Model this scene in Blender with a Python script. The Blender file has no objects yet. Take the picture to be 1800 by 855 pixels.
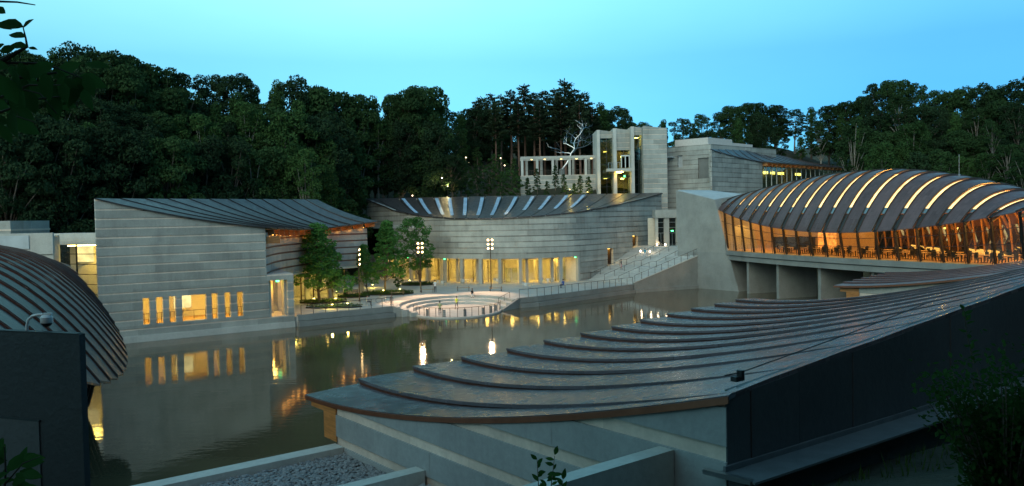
import bpy, bmesh, math, random
from mathutils import Vector, Matrix, noise

# ------------------------------------------------------------------ camera, sky, sun, exposure
scene = bpy.context.scene
COL = scene.collection
R = math.radians
cam_data = bpy.data.cameras.new('camera')
cam = bpy.data.objects.new('camera', cam_data)
COL.objects.link(cam)
scene.camera = cam
cam_data.sensor_width = 36.0
cam_data.lens = 28.0
cam_data.clip_start = 0.1
cam_data.clip_end = 3000
CAM_H, PITCH, ROLL, FPX = 11.4, R(1.8), 0.02, 1400.0
_f = Vector((0, math.cos(PITCH), -math.sin(PITCH)))
_u0 = Vector((0, math.sin(PITCH), math.cos(PITCH)))
_r0 = Vector((1, 0, 0))
_r = _r0 * math.cos(ROLL) - _u0 * math.sin(ROLL)
_u = _u0 * math.cos(ROLL) + _r0 * math.sin(ROLL)
CAM = Vector((0, 0, CAM_H))
cam.matrix_world = Matrix(((_r.x, _u.x, -_f.x, 0), (_r.y, _u.y, -_f.y, 0), (_r.z, _u.z, -_f.z, CAM_H), (0, 0, 0, 1)))

world = bpy.data.worlds.new('World')
scene.world = world
world.use_nodes = True
wn = world.node_tree
wn.nodes.clear()
w_out = wn.nodes.new('ShaderNodeOutputWorld')
w_bg = wn.nodes.new('ShaderNodeBackground')
w_sky = wn.nodes.new('ShaderNodeTexSky')
w_sky.sky_type = 'NISHITA'
w_sky.sun_disc = False
SUN_AZ, SUN_EL = R(-158), R(26)        # behind the camera to the left, a broad soft glow
w_sky.sun_elevation = SUN_EL
w_sky.sun_rotation = SUN_AZ
w_sky.air_density = 1.0
w_sky.dust_density = 0.3
w_sky.ozone_density = 3.0
# dusk colouring: deeper blue low down and to the east, pale cyan higher up and to the west
w_tc = wn.nodes.new('ShaderNodeTexCoord')
w_sep = wn.nodes.new('ShaderNodeSeparateXYZ')
wn.links.new(w_tc.outputs['Generated'], w_sep.inputs[0])
w_ramp = wn.nodes.new('ShaderNodeValToRGB')
wn.links.new(w_sep.outputs['Z'], w_ramp.inputs[0])
els = w_ramp.color_ramp.elements
SKY = [(0.0, (0.20, 0.50, 0.75)), (0.12, (0.29, 0.66, 0.82)), (0.19, (0.43, 0.84, 0.90)), (0.27, (0.95, 1.46, 1.06)), (0.5, (1.05, 1.5, 1.1))]
els[0].position, els[0].color = SKY[0][0], (*SKY[0][1], 1)
els[1].position, els[1].color = SKY[-1][0], (*SKY[-1][1], 1)
for pos, c in SKY[1:-1]:
    e_ = els.new(pos); e_.color = (*c, 1)
w_mr = wn.nodes.new('ShaderNodeMapRange')
w_mr.interpolation_type = 'SMOOTHSTEP'
wn.links.new(w_sep.outputs['X'], w_mr.inputs[0])
w_mr.inputs[1].default_value = -0.25; w_mr.inputs[2].default_value = 0.55
w_side = wn.nodes.new('ShaderNodeMix'); w_side.data_type = 'RGBA'
wn.links.new(w_mr.outputs[0], w_side.inputs[0])
w_side.inputs[6].default_value = (1.12, 1.1, 1, 1)
w_side.inputs[7].default_value = (0.47, 0.64, 0.75, 1)
def w_mul(a, b):
    n = wn.nodes.new('ShaderNodeVectorMath'); n.operation = 'MULTIPLY'
    wn.links.new(a, n.inputs[0]); wn.links.new(b, n.inputs[1])
    return n.outputs[0]
w_nz = wn.nodes.new('ShaderNodeTexNoise')          # thin uneven haze
w_mp = wn.nodes.new('ShaderNodeMapping')
w_mp.inputs['Scale'].default_value = (1.0, 1.0, 3.5)
wn.links.new(w_tc.outputs['Generated'], w_mp.inputs[0])
wn.links.new(w_mp.outputs[0], w_nz.inputs[0])
w_nz.inputs['Scale'].default_value = 3.0
w_nz.inputs['Detail'].default_value = 4
w_hz = wn.nodes.new('ShaderNodeMix'); w_hz.data_type = 'RGBA'
wn.links.new(w_nz.outputs[0], w_hz.inputs[0])
w_hz.inputs[6].default_value = (0.84, 0.92, 0.95, 1)
w_hz.inputs[7].default_value = (1.16, 1.08, 1.05, 1)
w_col = w_mul(w_mul(w_mul(w_sky.outputs[0], w_ramp.outputs[0]), w_side.outputs[2]), w_hz.outputs[2])
wn.links.new(w_col, w_bg.inputs[0])
w_bg.inputs[1].default_value = 0.105
wn.links.new(w_bg.outputs[0], w_out.inputs[0])

sun_data = bpy.data.lights.new('sun', 'SUN')
sun_data.energy = 0.5
sun_data.angle = R(50)
sun_data.color = (1.0, 0.74, 0.58)
sun = bpy.data.objects.new('sun', sun_data)
COL.objects.link(sun)
sd = Vector((math.sin(SUN_AZ) * math.cos(SUN_EL), math.cos(SUN_AZ) * math.cos(SUN_EL), math.sin(SUN_EL)))
sun.rotation_euler = sd.to_track_quat('Z', 'Y').to_euler()

scene.view_settings.view_transform = 'Standard'
scene.view_settings.look = 'None'
scene.view_settings.exposure = 1.0
scene.view_settings.gamma = 1.0
scene.view_settings.use_curve_mapping = False
scene.cycles.use_denoising = True
scene.cycles.max_bounces = 6
scene.cycles.transparent_max_bounces = 12
scene.cycles.sample_clamp_indirect = 4.0
scene.cycles.caustics_reflective = False
scene.cycles.caustics_refractive = False

# ------------------------------------------------------------------ layout helpers: where a line of sight meets a level or a distance
def ray(px, py):
    return _f + _r * ((px - 900) / FPX) - _u * ((py - 427.5) / FPX)
def at_z(px, py, z):
    d = ray(px, py)
    return CAM + d * ((z - CAM_H) / d.z)
def at_y(px, py, y):
    d = ray(px, py)
    return CAM + d * (y / d.y)
def lerp(a, b, t):
    return a + (b - a) * t
def table(xs, ys, x):
    if x <= xs[0]: return ys[0]
    for i in range(len(xs) - 1):
        if x <= xs[i + 1]:
            return lerp(ys[i], ys[i + 1], (x - xs[i]) / (xs[i + 1] - xs[i]))
    return ys[-1]

# ------------------------------------------------------------------ mesh helpers
class MB:
    def __init__(s):
        s.v, s.f, s.m, s.uv = [], [], [], {}
    def face(s, pts, m=0):
        b = len(s.v)
        s.v += [tuple(p) for p in pts]
        s.f.append(tuple(range(b, b + len(pts))))
        s.m.append(m)
    def box(s, c, size, rz=0.0, m=0, ry=0.0):
        hx, hy, hz = size[0] / 2, size[1] / 2, size[2] / 2
        rot = Matrix.Rotation(rz, 3, 'Z') @ Matrix.Rotation(ry, 3, 'Y')
        b = len(s.v)
        for z in (-hz, hz):
            for x, y in ((-hx, -hy), (hx, -hy), (hx, hy), (-hx, hy)):
                p = rot @ Vector((x, y, z))
                s.v.append((p.x + c[0], p.y + c[1], p.z + c[2]))
        for q in ((3, 2, 1, 0), (4, 5, 6, 7), (0, 1, 5, 4), (1, 2, 6, 5), (2, 3, 7, 6), (3, 0, 4, 7)):
            s.f.append(tuple(b + i for i in q)); s.m.append(m)
        return s
    def bar(s, a, b_, w, h, m=0):
        """box from a to b, w wide across, h high"""
        a, b_ = Vector(a), Vector(b_)
        d = (b_ - a)
        side = Vector((d.y, -d.x, 0))
        side = side.normalized() if side.length > 1e-6 else Vector((1, 0, 0))
        up = side.cross(d).normalized()
        base = len(s.v)
        for p in (a, b_):
            for i, j in ((-1, -1), (1, -1), (1, 1), (-1, 1)):
                q = p + side * (i * w / 2) + up * (j * h / 2)
                s.v.append(tuple(q))
        for q in ((0, 1, 2, 3), (7, 6, 5, 4), (0, 4, 5, 1), (1, 5, 6, 2), (2, 6, 7, 3), (3, 7, 4, 0)):
            s.f.append(tuple(base + i for i in q)); s.m.append(m)
        return s
    def prism(s, poly, z0, z1, m=0):
        """plan polygon pulled up; z1 may be a list with one height per corner"""
        n = len(poly)
        area = sum(poly[i][0] * poly[(i + 1) % n][1] - poly[(i + 1) % n][0] * poly[i][1] for i in range(n))
        zt = list(z1) if isinstance(z1, (list, tuple)) else [z1] * n
        zb = list(z0) if isinstance(z0, (list, tuple)) else [z0] * n
        poly = list(poly)
        if area < 0:
            poly.reverse(); zt.reverse(); zb.reverse()
        b = len(s.v)
        for p, z in zip(poly, zb): s.v.append((p[0], p[1], z))
        for p, z in zip(poly, zt): s.v.append((p[0], p[1], z))
        s.f.append(tuple(b + n - 1 - i for i in range(n))); s.m.append(m)
        s.f.append(tuple(b + n + i for i in range(n))); s.m.append(m)
        for i in range(n):
            j = (i + 1) % n
            s.f.append((b + i, b + j, b + n + j, b + n + i)); s.m.append(m)
        return s
    def tube(s, pts, rad, n=6, m=0):
        pts = [Vector(p) for p in pts]
        if not isinstance(rad, (list, tuple)): rad = [rad] * len(pts)
        b = len(s.v)
        ref = Vector((0.31, 0.93, 0.17))
        for i, p in enumerate(pts):
            t = (pts[min(i + 1, len(pts) - 1)] - pts[max(i - 1, 0)])
            t = t.normalized() if t.length > 1e-9 else Vector((0, 0, 1))
            a = t.cross(ref)
            if a.length < 0.05: a = t.cross(Vector((1, 0, 0)))
            a.normalize(); c = t.cross(a)
            for k in range(n):
                an = 2 * math.pi * k / n
                s.v.append(tuple(p + (a * math.cos(an) + c * math.sin(an)) * rad[i]))
        for i in range(len(pts) - 1):
            for k in range(n):
                k2 = (k + 1) % n
                s.f.append((b + i * n + k, b + i * n + k2, b + (i + 1) * n + k2, b + (i + 1) * n + k)); s.m.append(m)
        s.f.append(tuple(b + n - 1 - k for k in range(n))); s.m.append(m)
        e = b + (len(pts) - 1) * n
        s.f.append(tuple(e + k for k in range(n))); s.m.append(m)
        return s
    def lathe(s, prof, c=(0, 0, 0), n=12, m=0):
        b = len(s.v)
        for r_, z in prof:
            for k in range(n):
                a = 2 * math.pi * k / n
                s.v.append((c[0] + r_ * math.cos(a), c[1] + r_ * math.sin(a), c[2] + z))
        for i in range(len(prof) - 1):
            for k in range(n):
                k2 = (k + 1) % n
                s.f.append((b + i * n + k, b + i * n + k2, b + (i + 1) * n + k2, b + (i + 1) * n + k)); s.m.append(m)
        s.f.append(tuple(b + n - 1 - k for k in range(n))); s.m.append(m)
        e = b + (len(prof) - 1) * n
        s.f.append(tuple(e + k for k in range(n))); s.m.append(m)
        return s
    def sheet(s, rows, thick=0.0, m=0, down=None, uvs=None):
        """grid of points; with a thickness it becomes a closed slab"""
        nr, nc = len(rows), len(rows[0])
        b = len(s.v)
        if uvs:
            for i in range(nr):
                for j in range(nc):
                    s.uv[b + i * nc + j] = uvs[i][j]
                    s.uv[b + nr * nc + i * nc + j] = uvs[i][j]
        for r_ in rows:
            for p in r_: s.v.append(tuple(p))
        for i in range(nr - 1):
            for j in range(nc - 1):
                s.f.append((b + i * nc + j, b + i * nc + j + 1, b + (i + 1) * nc + j + 1, b + (i + 1) * nc + j)); s.m.append(m)
        if thick:
            dn = Vector(down) if down else Vector((0, 0, -1))
            b2 = len(s.v)
            for r_ in rows:
                for p in r_: s.v.append(tuple(Vector(p) + dn * thick))
            for i in range(nr - 1):
                for j in range(nc - 1):
                    s.f.append((b2 + (i + 1) * nc + j, b2 + (i + 1) * nc + j + 1, b2 + i * nc + j + 1, b2 + i * nc + j)); s.m.append(m)
            ring = [(0, j) for j in range(nc)] + [(i, nc - 1) for i in range(1, nr)] + [(nr - 1, j) for j in range(nc - 2, -1, -1)] + [(i, 0) for i in range(nr - 2, 0, -1)]
            for k in range(len(ring)):
                i, j = ring[k]; i2, j2 = ring[(k + 1) % len(ring)]
                s.f.append((b + i2 * nc + j2, b + i * nc + j, b2 + i * nc + j, b2 + i2 * nc + j2)); s.m.append(m)
        return s
    def mesh(s, name, mats, smooth=False):
        me = bpy.data.meshes.new(name)
        me.from_pydata(s.v, [], s.f)
        if not isinstance(mats, (list, tuple)): mats = [mats]
        for mt in mats: me.materials.append(mt)
        if len(mats) > 1: me.polygons.foreach_set('material_index', s.m)
        if s.uv:
            lay = me.uv_layers.new(name='plates')
            for lp in me.loops: lay.data[lp.index].uv = s.uv.get(lp.vertex_index, (0, 0))
        if smooth: me.polygons.foreach_set('use_smooth', [True] * len(s.f))
        if smooth: me.set_sharp_from_angle(angle=R(32))
        me.update()
        return me
    def build(s, name, mats, parent=None, smooth=False):
        return link(name, s.mesh(name, mats, smooth), parent)

def link(name, data, parent=None, loc=None, rz=None):
    o = bpy.data.objects.new(name, data)
    COL.objects.link(o)
    if parent is not None:
        o.parent = parent
        o.matrix_parent_inverse = Matrix.Translation(-Vector(parent.location))
    if loc is not None: o.location = loc
    if rz is not None: o.rotation_euler.z = rz
    return o
def tag(o, label, cat, group=None, kind=None):
    o['label'] = label
    o['category'] = cat
    if group: o['group'] = group
    if kind: o['kind'] = kind
    return o
def thing(name, label, cat, loc=(0, 0, 0), group=None):
    """empty at a thing's base; its parts are given in world coordinates"""
    o = bpy.data.objects.new(name, None)
    o.empty_display_size = 0.3
    COL.objects.link(o)
    o.location = loc
    tag(o, label, cat, group)
    return o
def local_thing(name, label, cat, loc, rz=0.0, group=None, scale=1.0):
    """empty whose parts are given in its own coordinates"""
    o = thing(name, label, cat, loc, group)
    o.rotation_euler.z = rz
    o.scale = (scale,) * 3
    return o
def lpart(name, data, parent):
    o = bpy.data.objects.new(name, data)
    COL.objects.link(o)
    o.parent = parent
    return o
def struct(o):
    o['kind'] = 'structure'
    return o
def copy_tree(src, loc, rz=0.0, label=None, group=None, scale=None):
    c = src.copy(); COL.objects.link(c)
    c.location = loc; c.rotation_euler.z = rz
    if scale: c.scale = (scale,) * 3
    if label: c['label'] = label
    if group: c['group'] = group
    for ch in src.children:
        d = ch.copy(); COL.objects.link(d); d.parent = c
        for g in ch.children:
            e = g.copy(); COL.objects.link(e); e.parent = d
    return c

# ------------------------------------------------------------------ materials
MATS = {}
def nodes(name):
    m = bpy.data.materials.new(name)
    m.use_nodes = True
    nt = m.node_tree
    return m, nt, nt.nodes['Principled BSDF']
def N(nt, t, **kw):
    n = nt.nodes.new(t)
    for k, v in kw.items(): setattr(n, k, v)
    return n
def mix_rgb(nt, fac, a, b, blend='MIX'):
    n = nt.nodes.new('ShaderNodeMix'); n.data_type = 'RGBA'; n.blend_type = blend
    for sock, val in ((n.inputs[0], fac), (n.inputs[6], a), (n.inputs[7], b)):
        if hasattr(val, 'is_output'): nt.links.new(val, sock)
        elif isinstance(val, (int, float)): sock.default_value = val
        else: sock.default_value = (*val, 1)
    return n.outputs[2]
def noise_fac(nt, scale, detail=4, rough=0.6, stretch=None, lo=0.35, hi=0.65):
    tc = N(nt, 'ShaderNodeNewGeometry')
    mp = N(nt, 'ShaderNodeMapping')
    nt.links.new(tc.outputs['Position'], mp.inputs[0])
    if stretch: mp.inputs['Scale'].default_value = stretch
    nz = N(nt, 'ShaderNodeTexNoise')
    nt.links.new(mp.outputs[0], nz.inputs[0])
    nz.inputs['Scale'].default_value = scale
    nz.inputs['Detail'].default_value = detail
    nz.inputs['Roughness'].default_value = rough
    mr = N(nt, 'ShaderNodeMapRange')
    nt.links.new(nz.outputs[0], mr.inputs[0])
    mr.inputs[1].default_value = lo; mr.inputs[2].default_value = hi
    return mr.outputs[0]
def obj_random(nt, lo, hi):
    oi = N(nt, 'ShaderNodeObjectInfo')
    mr = N(nt, 'ShaderNodeMapRange')
    nt.links.new(oi.outputs['Random'], mr.inputs[0])
    mr.inputs[3].default_value = lo; mr.inputs[4].default_value = hi
    return mr.outputs[0]
def scale_col(nt, col, fac):
    n = N(nt, 'ShaderNodeVectorMath', operation='SCALE')
    nt.links.new(col, n.inputs[0])
    nt.links.new(fac, n.inputs[3])
    return n.outputs[0]
def bump(nt, p, height, strength=0.3, dist=0.02):
    b = N(nt, 'ShaderNodeBump')
    b.inputs['Strength'].default_value = strength
    b.inputs['Distance'].default_value = dist
    nt.links.new(height, b.inputs['Height'])
    nt.links.new(b.outputs[0], p.inputs['Normal'])

def concrete(name, c, stain=0.75, rough=0.8, vary=(0.88, 1.12), stretch=(1.6, 1.6, 0.18)):
    m, nt, p = nodes(name)
    streak = noise_fac(nt, 1.1, 6, 0.65, stretch, 0.35, 0.7)
    cloud = noise_fac(nt, 0.35, 5, 0.6, None, 0.38, 0.66)
    fine = noise_fac(nt, 7.0, 4, 0.6, None, 0.3, 0.7)
    col = mix_rgb(nt, streak, tuple(x * stain for x in c), c)
    col = mix_rgb(nt, cloud, col, tuple(min(1, x * 1.12) for x in c))
    d = N(nt, 'ShaderNodeMath', operation='MULTIPLY_ADD')
    nt.links.new(fine, d.inputs[0]); d.inputs[1].default_value = 0.16; d.inputs[2].default_value = 0.92
    col = scale_col(nt, col, d.outputs[0])
    col = scale_col(nt, col, obj_random(nt, *vary))
    nt.links.new(col, p.inputs['Base Color'])
    p.inputs['Roughness'].default_value = rough
    bump(nt, p, fine, 0.25, 0.02)
    MATS[name] = m
def plain(name, c, rough=0.5, metal=0.0, spec=0.5, var=0.12, nscale=3.0, stretch=None, bmp=0.0):
    m, nt, p = nodes(name)
    fac = noise_fac(nt, nscale, 4, 0.6, stretch)
    col = mix_rgb(nt, fac, tuple(x * (1 - var) for x in c), tuple(min(1, x * (1 + var)) for x in c))
    col = scale_col(nt, col, obj_random(nt, 1 - var * 0.7, 1 + var * 0.7))
    nt.links.new(col, p.inputs['Base Color'])
    p.inputs['Roughness'].default_value = rough
    p.inputs['Metallic'].default_value = metal
    p.inputs['Specular IOR Level'].default_value = spec
    if bmp: bump(nt, p, fac, bmp, 0.02)
    MATS[name] = m
def glow(name, c, strength, var=0.0, nscale=0.6):
    m, nt, p = nodes(name)
    nt.nodes.remove(p)
    e = N(nt, 'ShaderNodeEmission')
    e.inputs[1].default_value = strength
    if var:
        fac = noise_fac(nt, nscale, 4, 0.6)
        nt.links.new(mix_rgb(nt, fac, tuple(x * (1 - var) for x in c), c), e.inputs[0])
    else:
        e.inputs[0].default_value = (*c, 1)
    nt.links.new(e.outputs[0], nt.nodes['Material Output'].inputs[0])
    MATS[name] = m
def glass(name, tint=(0.85, 0.9, 0.88), refl=0.12, rough=0.02):
    m, nt, p = nodes(name)
    nt.nodes.remove(p)
    t = N(nt, 'ShaderNodeBsdfTransparent'); t.inputs[0].default_value = (*tint, 1)
    g = N(nt, 'ShaderNodeBsdfGlossy'); g.inputs['Roughness'].default_value = rough
    lw = N(nt, 'ShaderNodeLayerWeight'); lw.inputs[0].default_value = 0.5
    pw = N(nt, 'ShaderNodeMath', operation='POWER'); pw.inputs[1].default_value = 5
    nt.links.new(lw.outputs['Facing'], pw.inputs[0])
    mx = N(nt, 'ShaderNodeMath', operation='MULTIPLY_ADD'); mx.inputs[1].default_value = 1 - refl; mx.inputs[2].default_value = refl
    mx.use_clamp = True
    nt.links.new(pw.outputs[0], mx.inputs[0])
    ms = N(nt, 'ShaderNodeMixShader')
    nt.links.new(mx.outputs[0], ms.inputs[0])
    nt.links.new(t.outputs[0], ms.inputs[1]); nt.links.new(g.outputs[0], ms.inputs[2])
    nt.links.new(ms.outputs[0], nt.nodes['Material Output'].inputs[0])
    MATS[name] = m
def copper(name, c, rough=0.4, metal=0.55, seam=0.62, patch=0.25, bmp=0.3, spec=0.5):
    """flat-lock copper shingles: small plates of slightly different tarnish"""
    m, nt, p = nodes(name)
    tc = N(nt, 'ShaderNodeTexCoord')
    br = N(nt, 'ShaderNodeTexBrick')
    nt.links.new(tc.outputs['UV'], br.inputs[0])
    br.inputs['Scale'].default_value = seam
    br.inputs['Mortar Size'].default_value = 0.012
    br.inputs['Color1'].default_value = (*[x * (1 - patch) for x in c], 1)
    br.inputs['Color2'].default_value = (*[x * (1 + patch) for x in c], 1)
    br.inputs['Mortar'].default_value = (*[x * 0.45 for x in c], 1)
    cl = noise_fac(nt, 0.5, 5, 0.6, None, 0.3, 0.7)
    col = mix_rgb(nt, cl, br.outputs[0], tuple(x * 1.15 for x in c))
    col = scale_col(nt, col, obj_random(nt, 0.85, 1.15))
    nt.links.new(col, p.inputs['Base Color'])
    p.inputs['Metallic'].default_value = metal
    p.inputs['Specular IOR Level'].default_value = spec
    rr = N(nt, 'ShaderNodeMapRange')
    nt.links.new(noise_fac(nt, 1.6, 5, 0.65), rr.inputs[0])
    rr.inputs[3].default_value = rough * 0.8; rr.inputs[4].default_value = rough * 1.25
    nt.links.new(rr.outputs[0], p.inputs['Roughness'])
    bz = noise_fac(nt, 1.3, 3, 0.5, None, 0.2, 0.8)
    add = N(nt, 'ShaderNodeMath', operation='MULTIPLY_ADD')
    nt.links.new(br.outputs['Fac'], add.inputs[0]); add.inputs[1].default_value = -0.35
    nt.links.new(bz, add.inputs[2])
    bump(nt, p, add.outputs[0], bmp, 0.025)
    MATS[name] = m

concrete('concrete', (0.405, 0.395, 0.36), 0.72, 0.8, (0.82, 1.14))
concrete('concrete_light', (0.52, 0.50, 0.46), 0.85)
concrete('concrete_band', (0.72, 0.585, 0.49), 0.8, 0.75)
concrete('concrete_smooth', (0.27, 0.27, 0.258), 0.75, 0.7, (0.95, 1.05), (0.5, 0.5, 0.12))
concrete('concrete_dim', (0.27, 0.25, 0.225), 0.6, 0.8, (0.7, 1.4))
concrete('concrete_smooth2', (0.31, 0.305, 0.285), 0.78, 0.7, (1, 1), (0.5, 0.5, 0.12))
concrete('concrete_dark2', (0.20, 0.20, 0.19), 0.7)
concrete('concrete_fore', (0.33, 0.34, 0.34), 0.78, 0.75, (0.95, 1.05), (2.0, 2.0, 0.15))
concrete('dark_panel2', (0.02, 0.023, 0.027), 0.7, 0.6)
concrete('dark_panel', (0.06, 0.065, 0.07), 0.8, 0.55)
concrete('concrete_dark', (0.075, 0.08, 0.085), 0.7, 0.7)
concrete('paving_warm', (0.5, 0.44, 0.36), 0.9, 0.5, (1, 1), (1, 1, 1))
concrete('paving_light', (0.50, 0.50, 0.49), 0.85, 0.75, (0.93, 1.07), (1, 1, 1))
concrete('paving', (0.46, 0.44, 0.41), 0.85, 0.75, (0.95, 1.05), (1, 1, 1))
plain('copper_band', (0.20, 0.095, 0.065), 0.5, 0.2)
plain('copper_dark', (0.05, 0.045, 0.045), 0.45, 0.4)
plain('copper_red', (0.16, 0.055, 0.035), 0.45, 0.35)
plain('bench_wood', (0.34, 0.22, 0.13), 0.6, 0, 0.3, 0.15)
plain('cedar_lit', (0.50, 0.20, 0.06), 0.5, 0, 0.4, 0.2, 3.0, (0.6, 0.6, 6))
plain('copper_edge', (0.30, 0.11, 0.06), 0.4, 0.5)
plain('ledge_metal', (0.16, 0.17, 0.18), 0.45, 0.3)
plain('cedar', (0.40, 0.17, 0.06), 0.55, 0, 0.4, 0.25, 3.0, (0.6, 0.6, 6))
plain('glulam', (0.46, 0.25, 0.10), 0.5, 0, 0.4, 0.15)
plain('wood_floor', (0.42, 0.24, 0.10), 0.35, 0, 0.5, 0.2, 1.5)
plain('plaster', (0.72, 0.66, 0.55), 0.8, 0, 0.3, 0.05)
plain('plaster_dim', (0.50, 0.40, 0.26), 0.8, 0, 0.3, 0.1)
plain('table_top', (0.6, 0.42, 0.24), 0.4, 0, 0.5, 0.1)
plain('stucco', (0.62, 0.56, 0.52), 0.85, 0, 0.3, 0.06)
plain('dark_metal', (0.035, 0.037, 0.04), 0.4, 0.6)
plain('bronze', (0.09, 0.065, 0.05), 0.45, 0.6)
plain('grey_metal', (0.20, 0.195, 0.19), 0.5, 0.2)
plain('steel', (0.45, 0.46, 0.47), 0.3, 0.9, 0.5, 0.06)
plain('white_metal', (0.6, 0.62, 0.63), 0.45, 0.1, 0.5, 0.05)
plain('polished_steel', (0.55, 0.57, 0.6), 0.28, 1.0, 0.5, 0.05)
plain('roof_membrane', (0.50, 0.53, 0.55), 0.7, 0, 0.4, 0.1, 0.8)
plain('black', (0.012, 0.012, 0.013), 0.6)
plain('sky_painted_glass', (0.46, 0.64, 0.84), 0.25, 0.0, 0.6, 0.12, 0.5)  # opaque skylight panes; the reflected sky is put into the pale blue colour
plain('green_glass', (0.10, 0.14, 0.13), 0.15, 0.0, 0.8, 0.2, 0.4)
plain('bark', (0.13, 0.10, 0.08), 0.9, 0, 0.2, 0.35, 2.0, (1, 1, 0.3), 0.5)
plain('pale_bark', (0.21, 0.185, 0.16), 0.85, 0, 0.2, 0.35, 1.2, (1, 1, 0.4), 0.5)
plain('pine_bark', (0.20, 0.115, 0.085), 0.9, 0, 0.2, 0.3, 2.0, (1, 1, 0.3), 0.5)
plain('stone', (0.30, 0.30, 0.31), 0.75, 0, 0.3, 0.35, 6.0)
plain('soil', (0.05, 0.042, 0.032), 0.95, 0, 0.1, 0.3, 2.0)
plain('skin', (0.40, 0.24, 0.17), 0.6, 0, 0.4, 0.04)
plain('hair', (0.02, 0.015, 0.012), 0.5)
copper('copper_roof', (0.125, 0.105, 0.105), 0.36, 0.55)
copper('copper_wet', (0.115, 0.10, 0.112), 0.24, 0.15, 0.62, 0.25, 0.3, 0.3)
copper('copper_warm', (0.17, 0.10, 0.10), 0.38, 0.45)
glass('glass')
glass('glass_rest', (0.92, 0.9, 0.86), 0.08)
glass('dark_glass', (0.10, 0.12, 0.13), 0.14)
glass('glass_mirror', (0.28, 0.33, 0.34), 0.35)
glass('glass_green', (0.55, 0.66, 0.60), 0.16)

def leaf_mat(name, c, trans=0.25, vary=0.35):
    m, nt, p = nodes(name)
    nz = noise_fac(nt, 0.9, 3, 0.6, None, 0.3, 0.7)
    col = mix_rgb(nt, nz, tuple(x * (1 - vary) for x in c), tuple(x * (1 + vary) for x in c))
    oi = N(nt, 'ShaderNodeObjectInfo')
    col2 = mix_rgb(nt, oi.outputs['Random'], col, (c[0] * 1.05, c[1] * 1.02, c[2] * 0.95))
    col2 = scale_col(nt, col2, obj_random(nt, 0.75, 1.25))
    nt.links.new(col2, p.inputs['Base Color'])
    p.inputs['Roughness'].default_value = 0.8
    p.inputs['Specular IOR Level'].default_value = 0.06
    tr = N(nt, 'ShaderNodeBsdfTranslucent')
    nt.links.new(col2, tr.inputs[0])
    ms = N(nt, 'ShaderNodeMixShader'); ms.inputs[0].default_value = trans
    nt.links.new(p.outputs[0], ms.inputs[1]); nt.links.new(tr.outputs[0], ms.inputs[2])
    nt.links.new(ms.outputs[0], nt.nodes['Material Output'].inputs[0])
    MATS[name] = m
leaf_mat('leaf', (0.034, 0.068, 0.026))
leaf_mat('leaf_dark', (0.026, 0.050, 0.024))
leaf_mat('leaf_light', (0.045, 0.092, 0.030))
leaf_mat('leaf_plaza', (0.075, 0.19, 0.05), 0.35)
leaf_mat('needle', (0.035, 0.055, 0.030), 0.1)
leaf_mat('leaf_near', (0.04, 0.10, 0.025), 0.4, 0.2)
leaf_mat('ground_cover', (0.05, 0.09, 0.025), 0.2)

WARM = (1.0, 0.62, 0.16)
AMBER = (1.0, 0.50, 0.10)
glow('lamp_glow', (1.0, 0.66, 0.28), 5)
glow('ceiling_glow', (1.0, 0.62, 0.13), 28)
glow('globe_glow', (1.0, 0.80, 0.5), 5)
glow('garden_glow', (1.0, 0.75, 0.2), 18)
glow('skylight_glow', (1.0, 0.72, 0.30), 1.4, 0.45, 0.9)
glow('soffit_glow', (1.0, 0.42, 0.08), 9)
glow('dim_glow', (1.0, 0.60, 0.12), 6)
glow('exit_glow', (0.1, 1.0, 0.3), 3)
glow('art_glow', (1.0, 0.32, 0.05), 1.3, 0.6, 2.5)

# water: murky brown green, small ripples
m, nt, p = nodes('water')
wfac = noise_fac(nt, 0.05, 4, 0.6, (1, 2.2, 1), 0.42, 0.62)
nt.links.new(mix_rgb(nt, wfac, (0.105, 0.076, 0.042), (0.13, 0.094, 0.052)), p.inputs['Base Color'])
wr = N(nt, 'ShaderNodeMapRange'); nt.links.new(wfac, wr.inputs[0]); wr.inputs[3].default_value = 0.02; wr.inputs[4].default_value = 0.07
nt.links.new(wr.outputs[0], p.inputs['Roughness'])
p.inputs['IOR'].default_value = 1.33
h1 = noise_fac(nt, 1.3, 3, 0.55, (1.0, 1.6, 1.0), 0.0, 1.0)
h2 = noise_fac(nt, 0.35, 2, 0.5, (1.0, 2.4, 1.0), 0.0, 1.0)
hs = N(nt, 'ShaderNodeMath', operation='ADD'); nt.links.new(h1, hs.inputs[0]); nt.links.new(h2, hs.inputs[1])
bump(nt, p, hs.outputs[0], 0.04, 0.13)
MATS['water'] = m

# forest floor and grass bank
m, nt, p = nodes('earth')
fac = noise_fac(nt, 0.8, 6, 0.65)
nt.links.new(mix_rgb(nt, fac, (0.022, 0.028, 0.014), (0.055, 0.05, 0.03)), p.inputs['Base Color'])
p.inputs['Roughness'].default_value = 0.95
bump(nt, p, noise_fac(nt, 5, 5, 0.6), 0.6, 0.1)
MATS['earth'] = m

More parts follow.
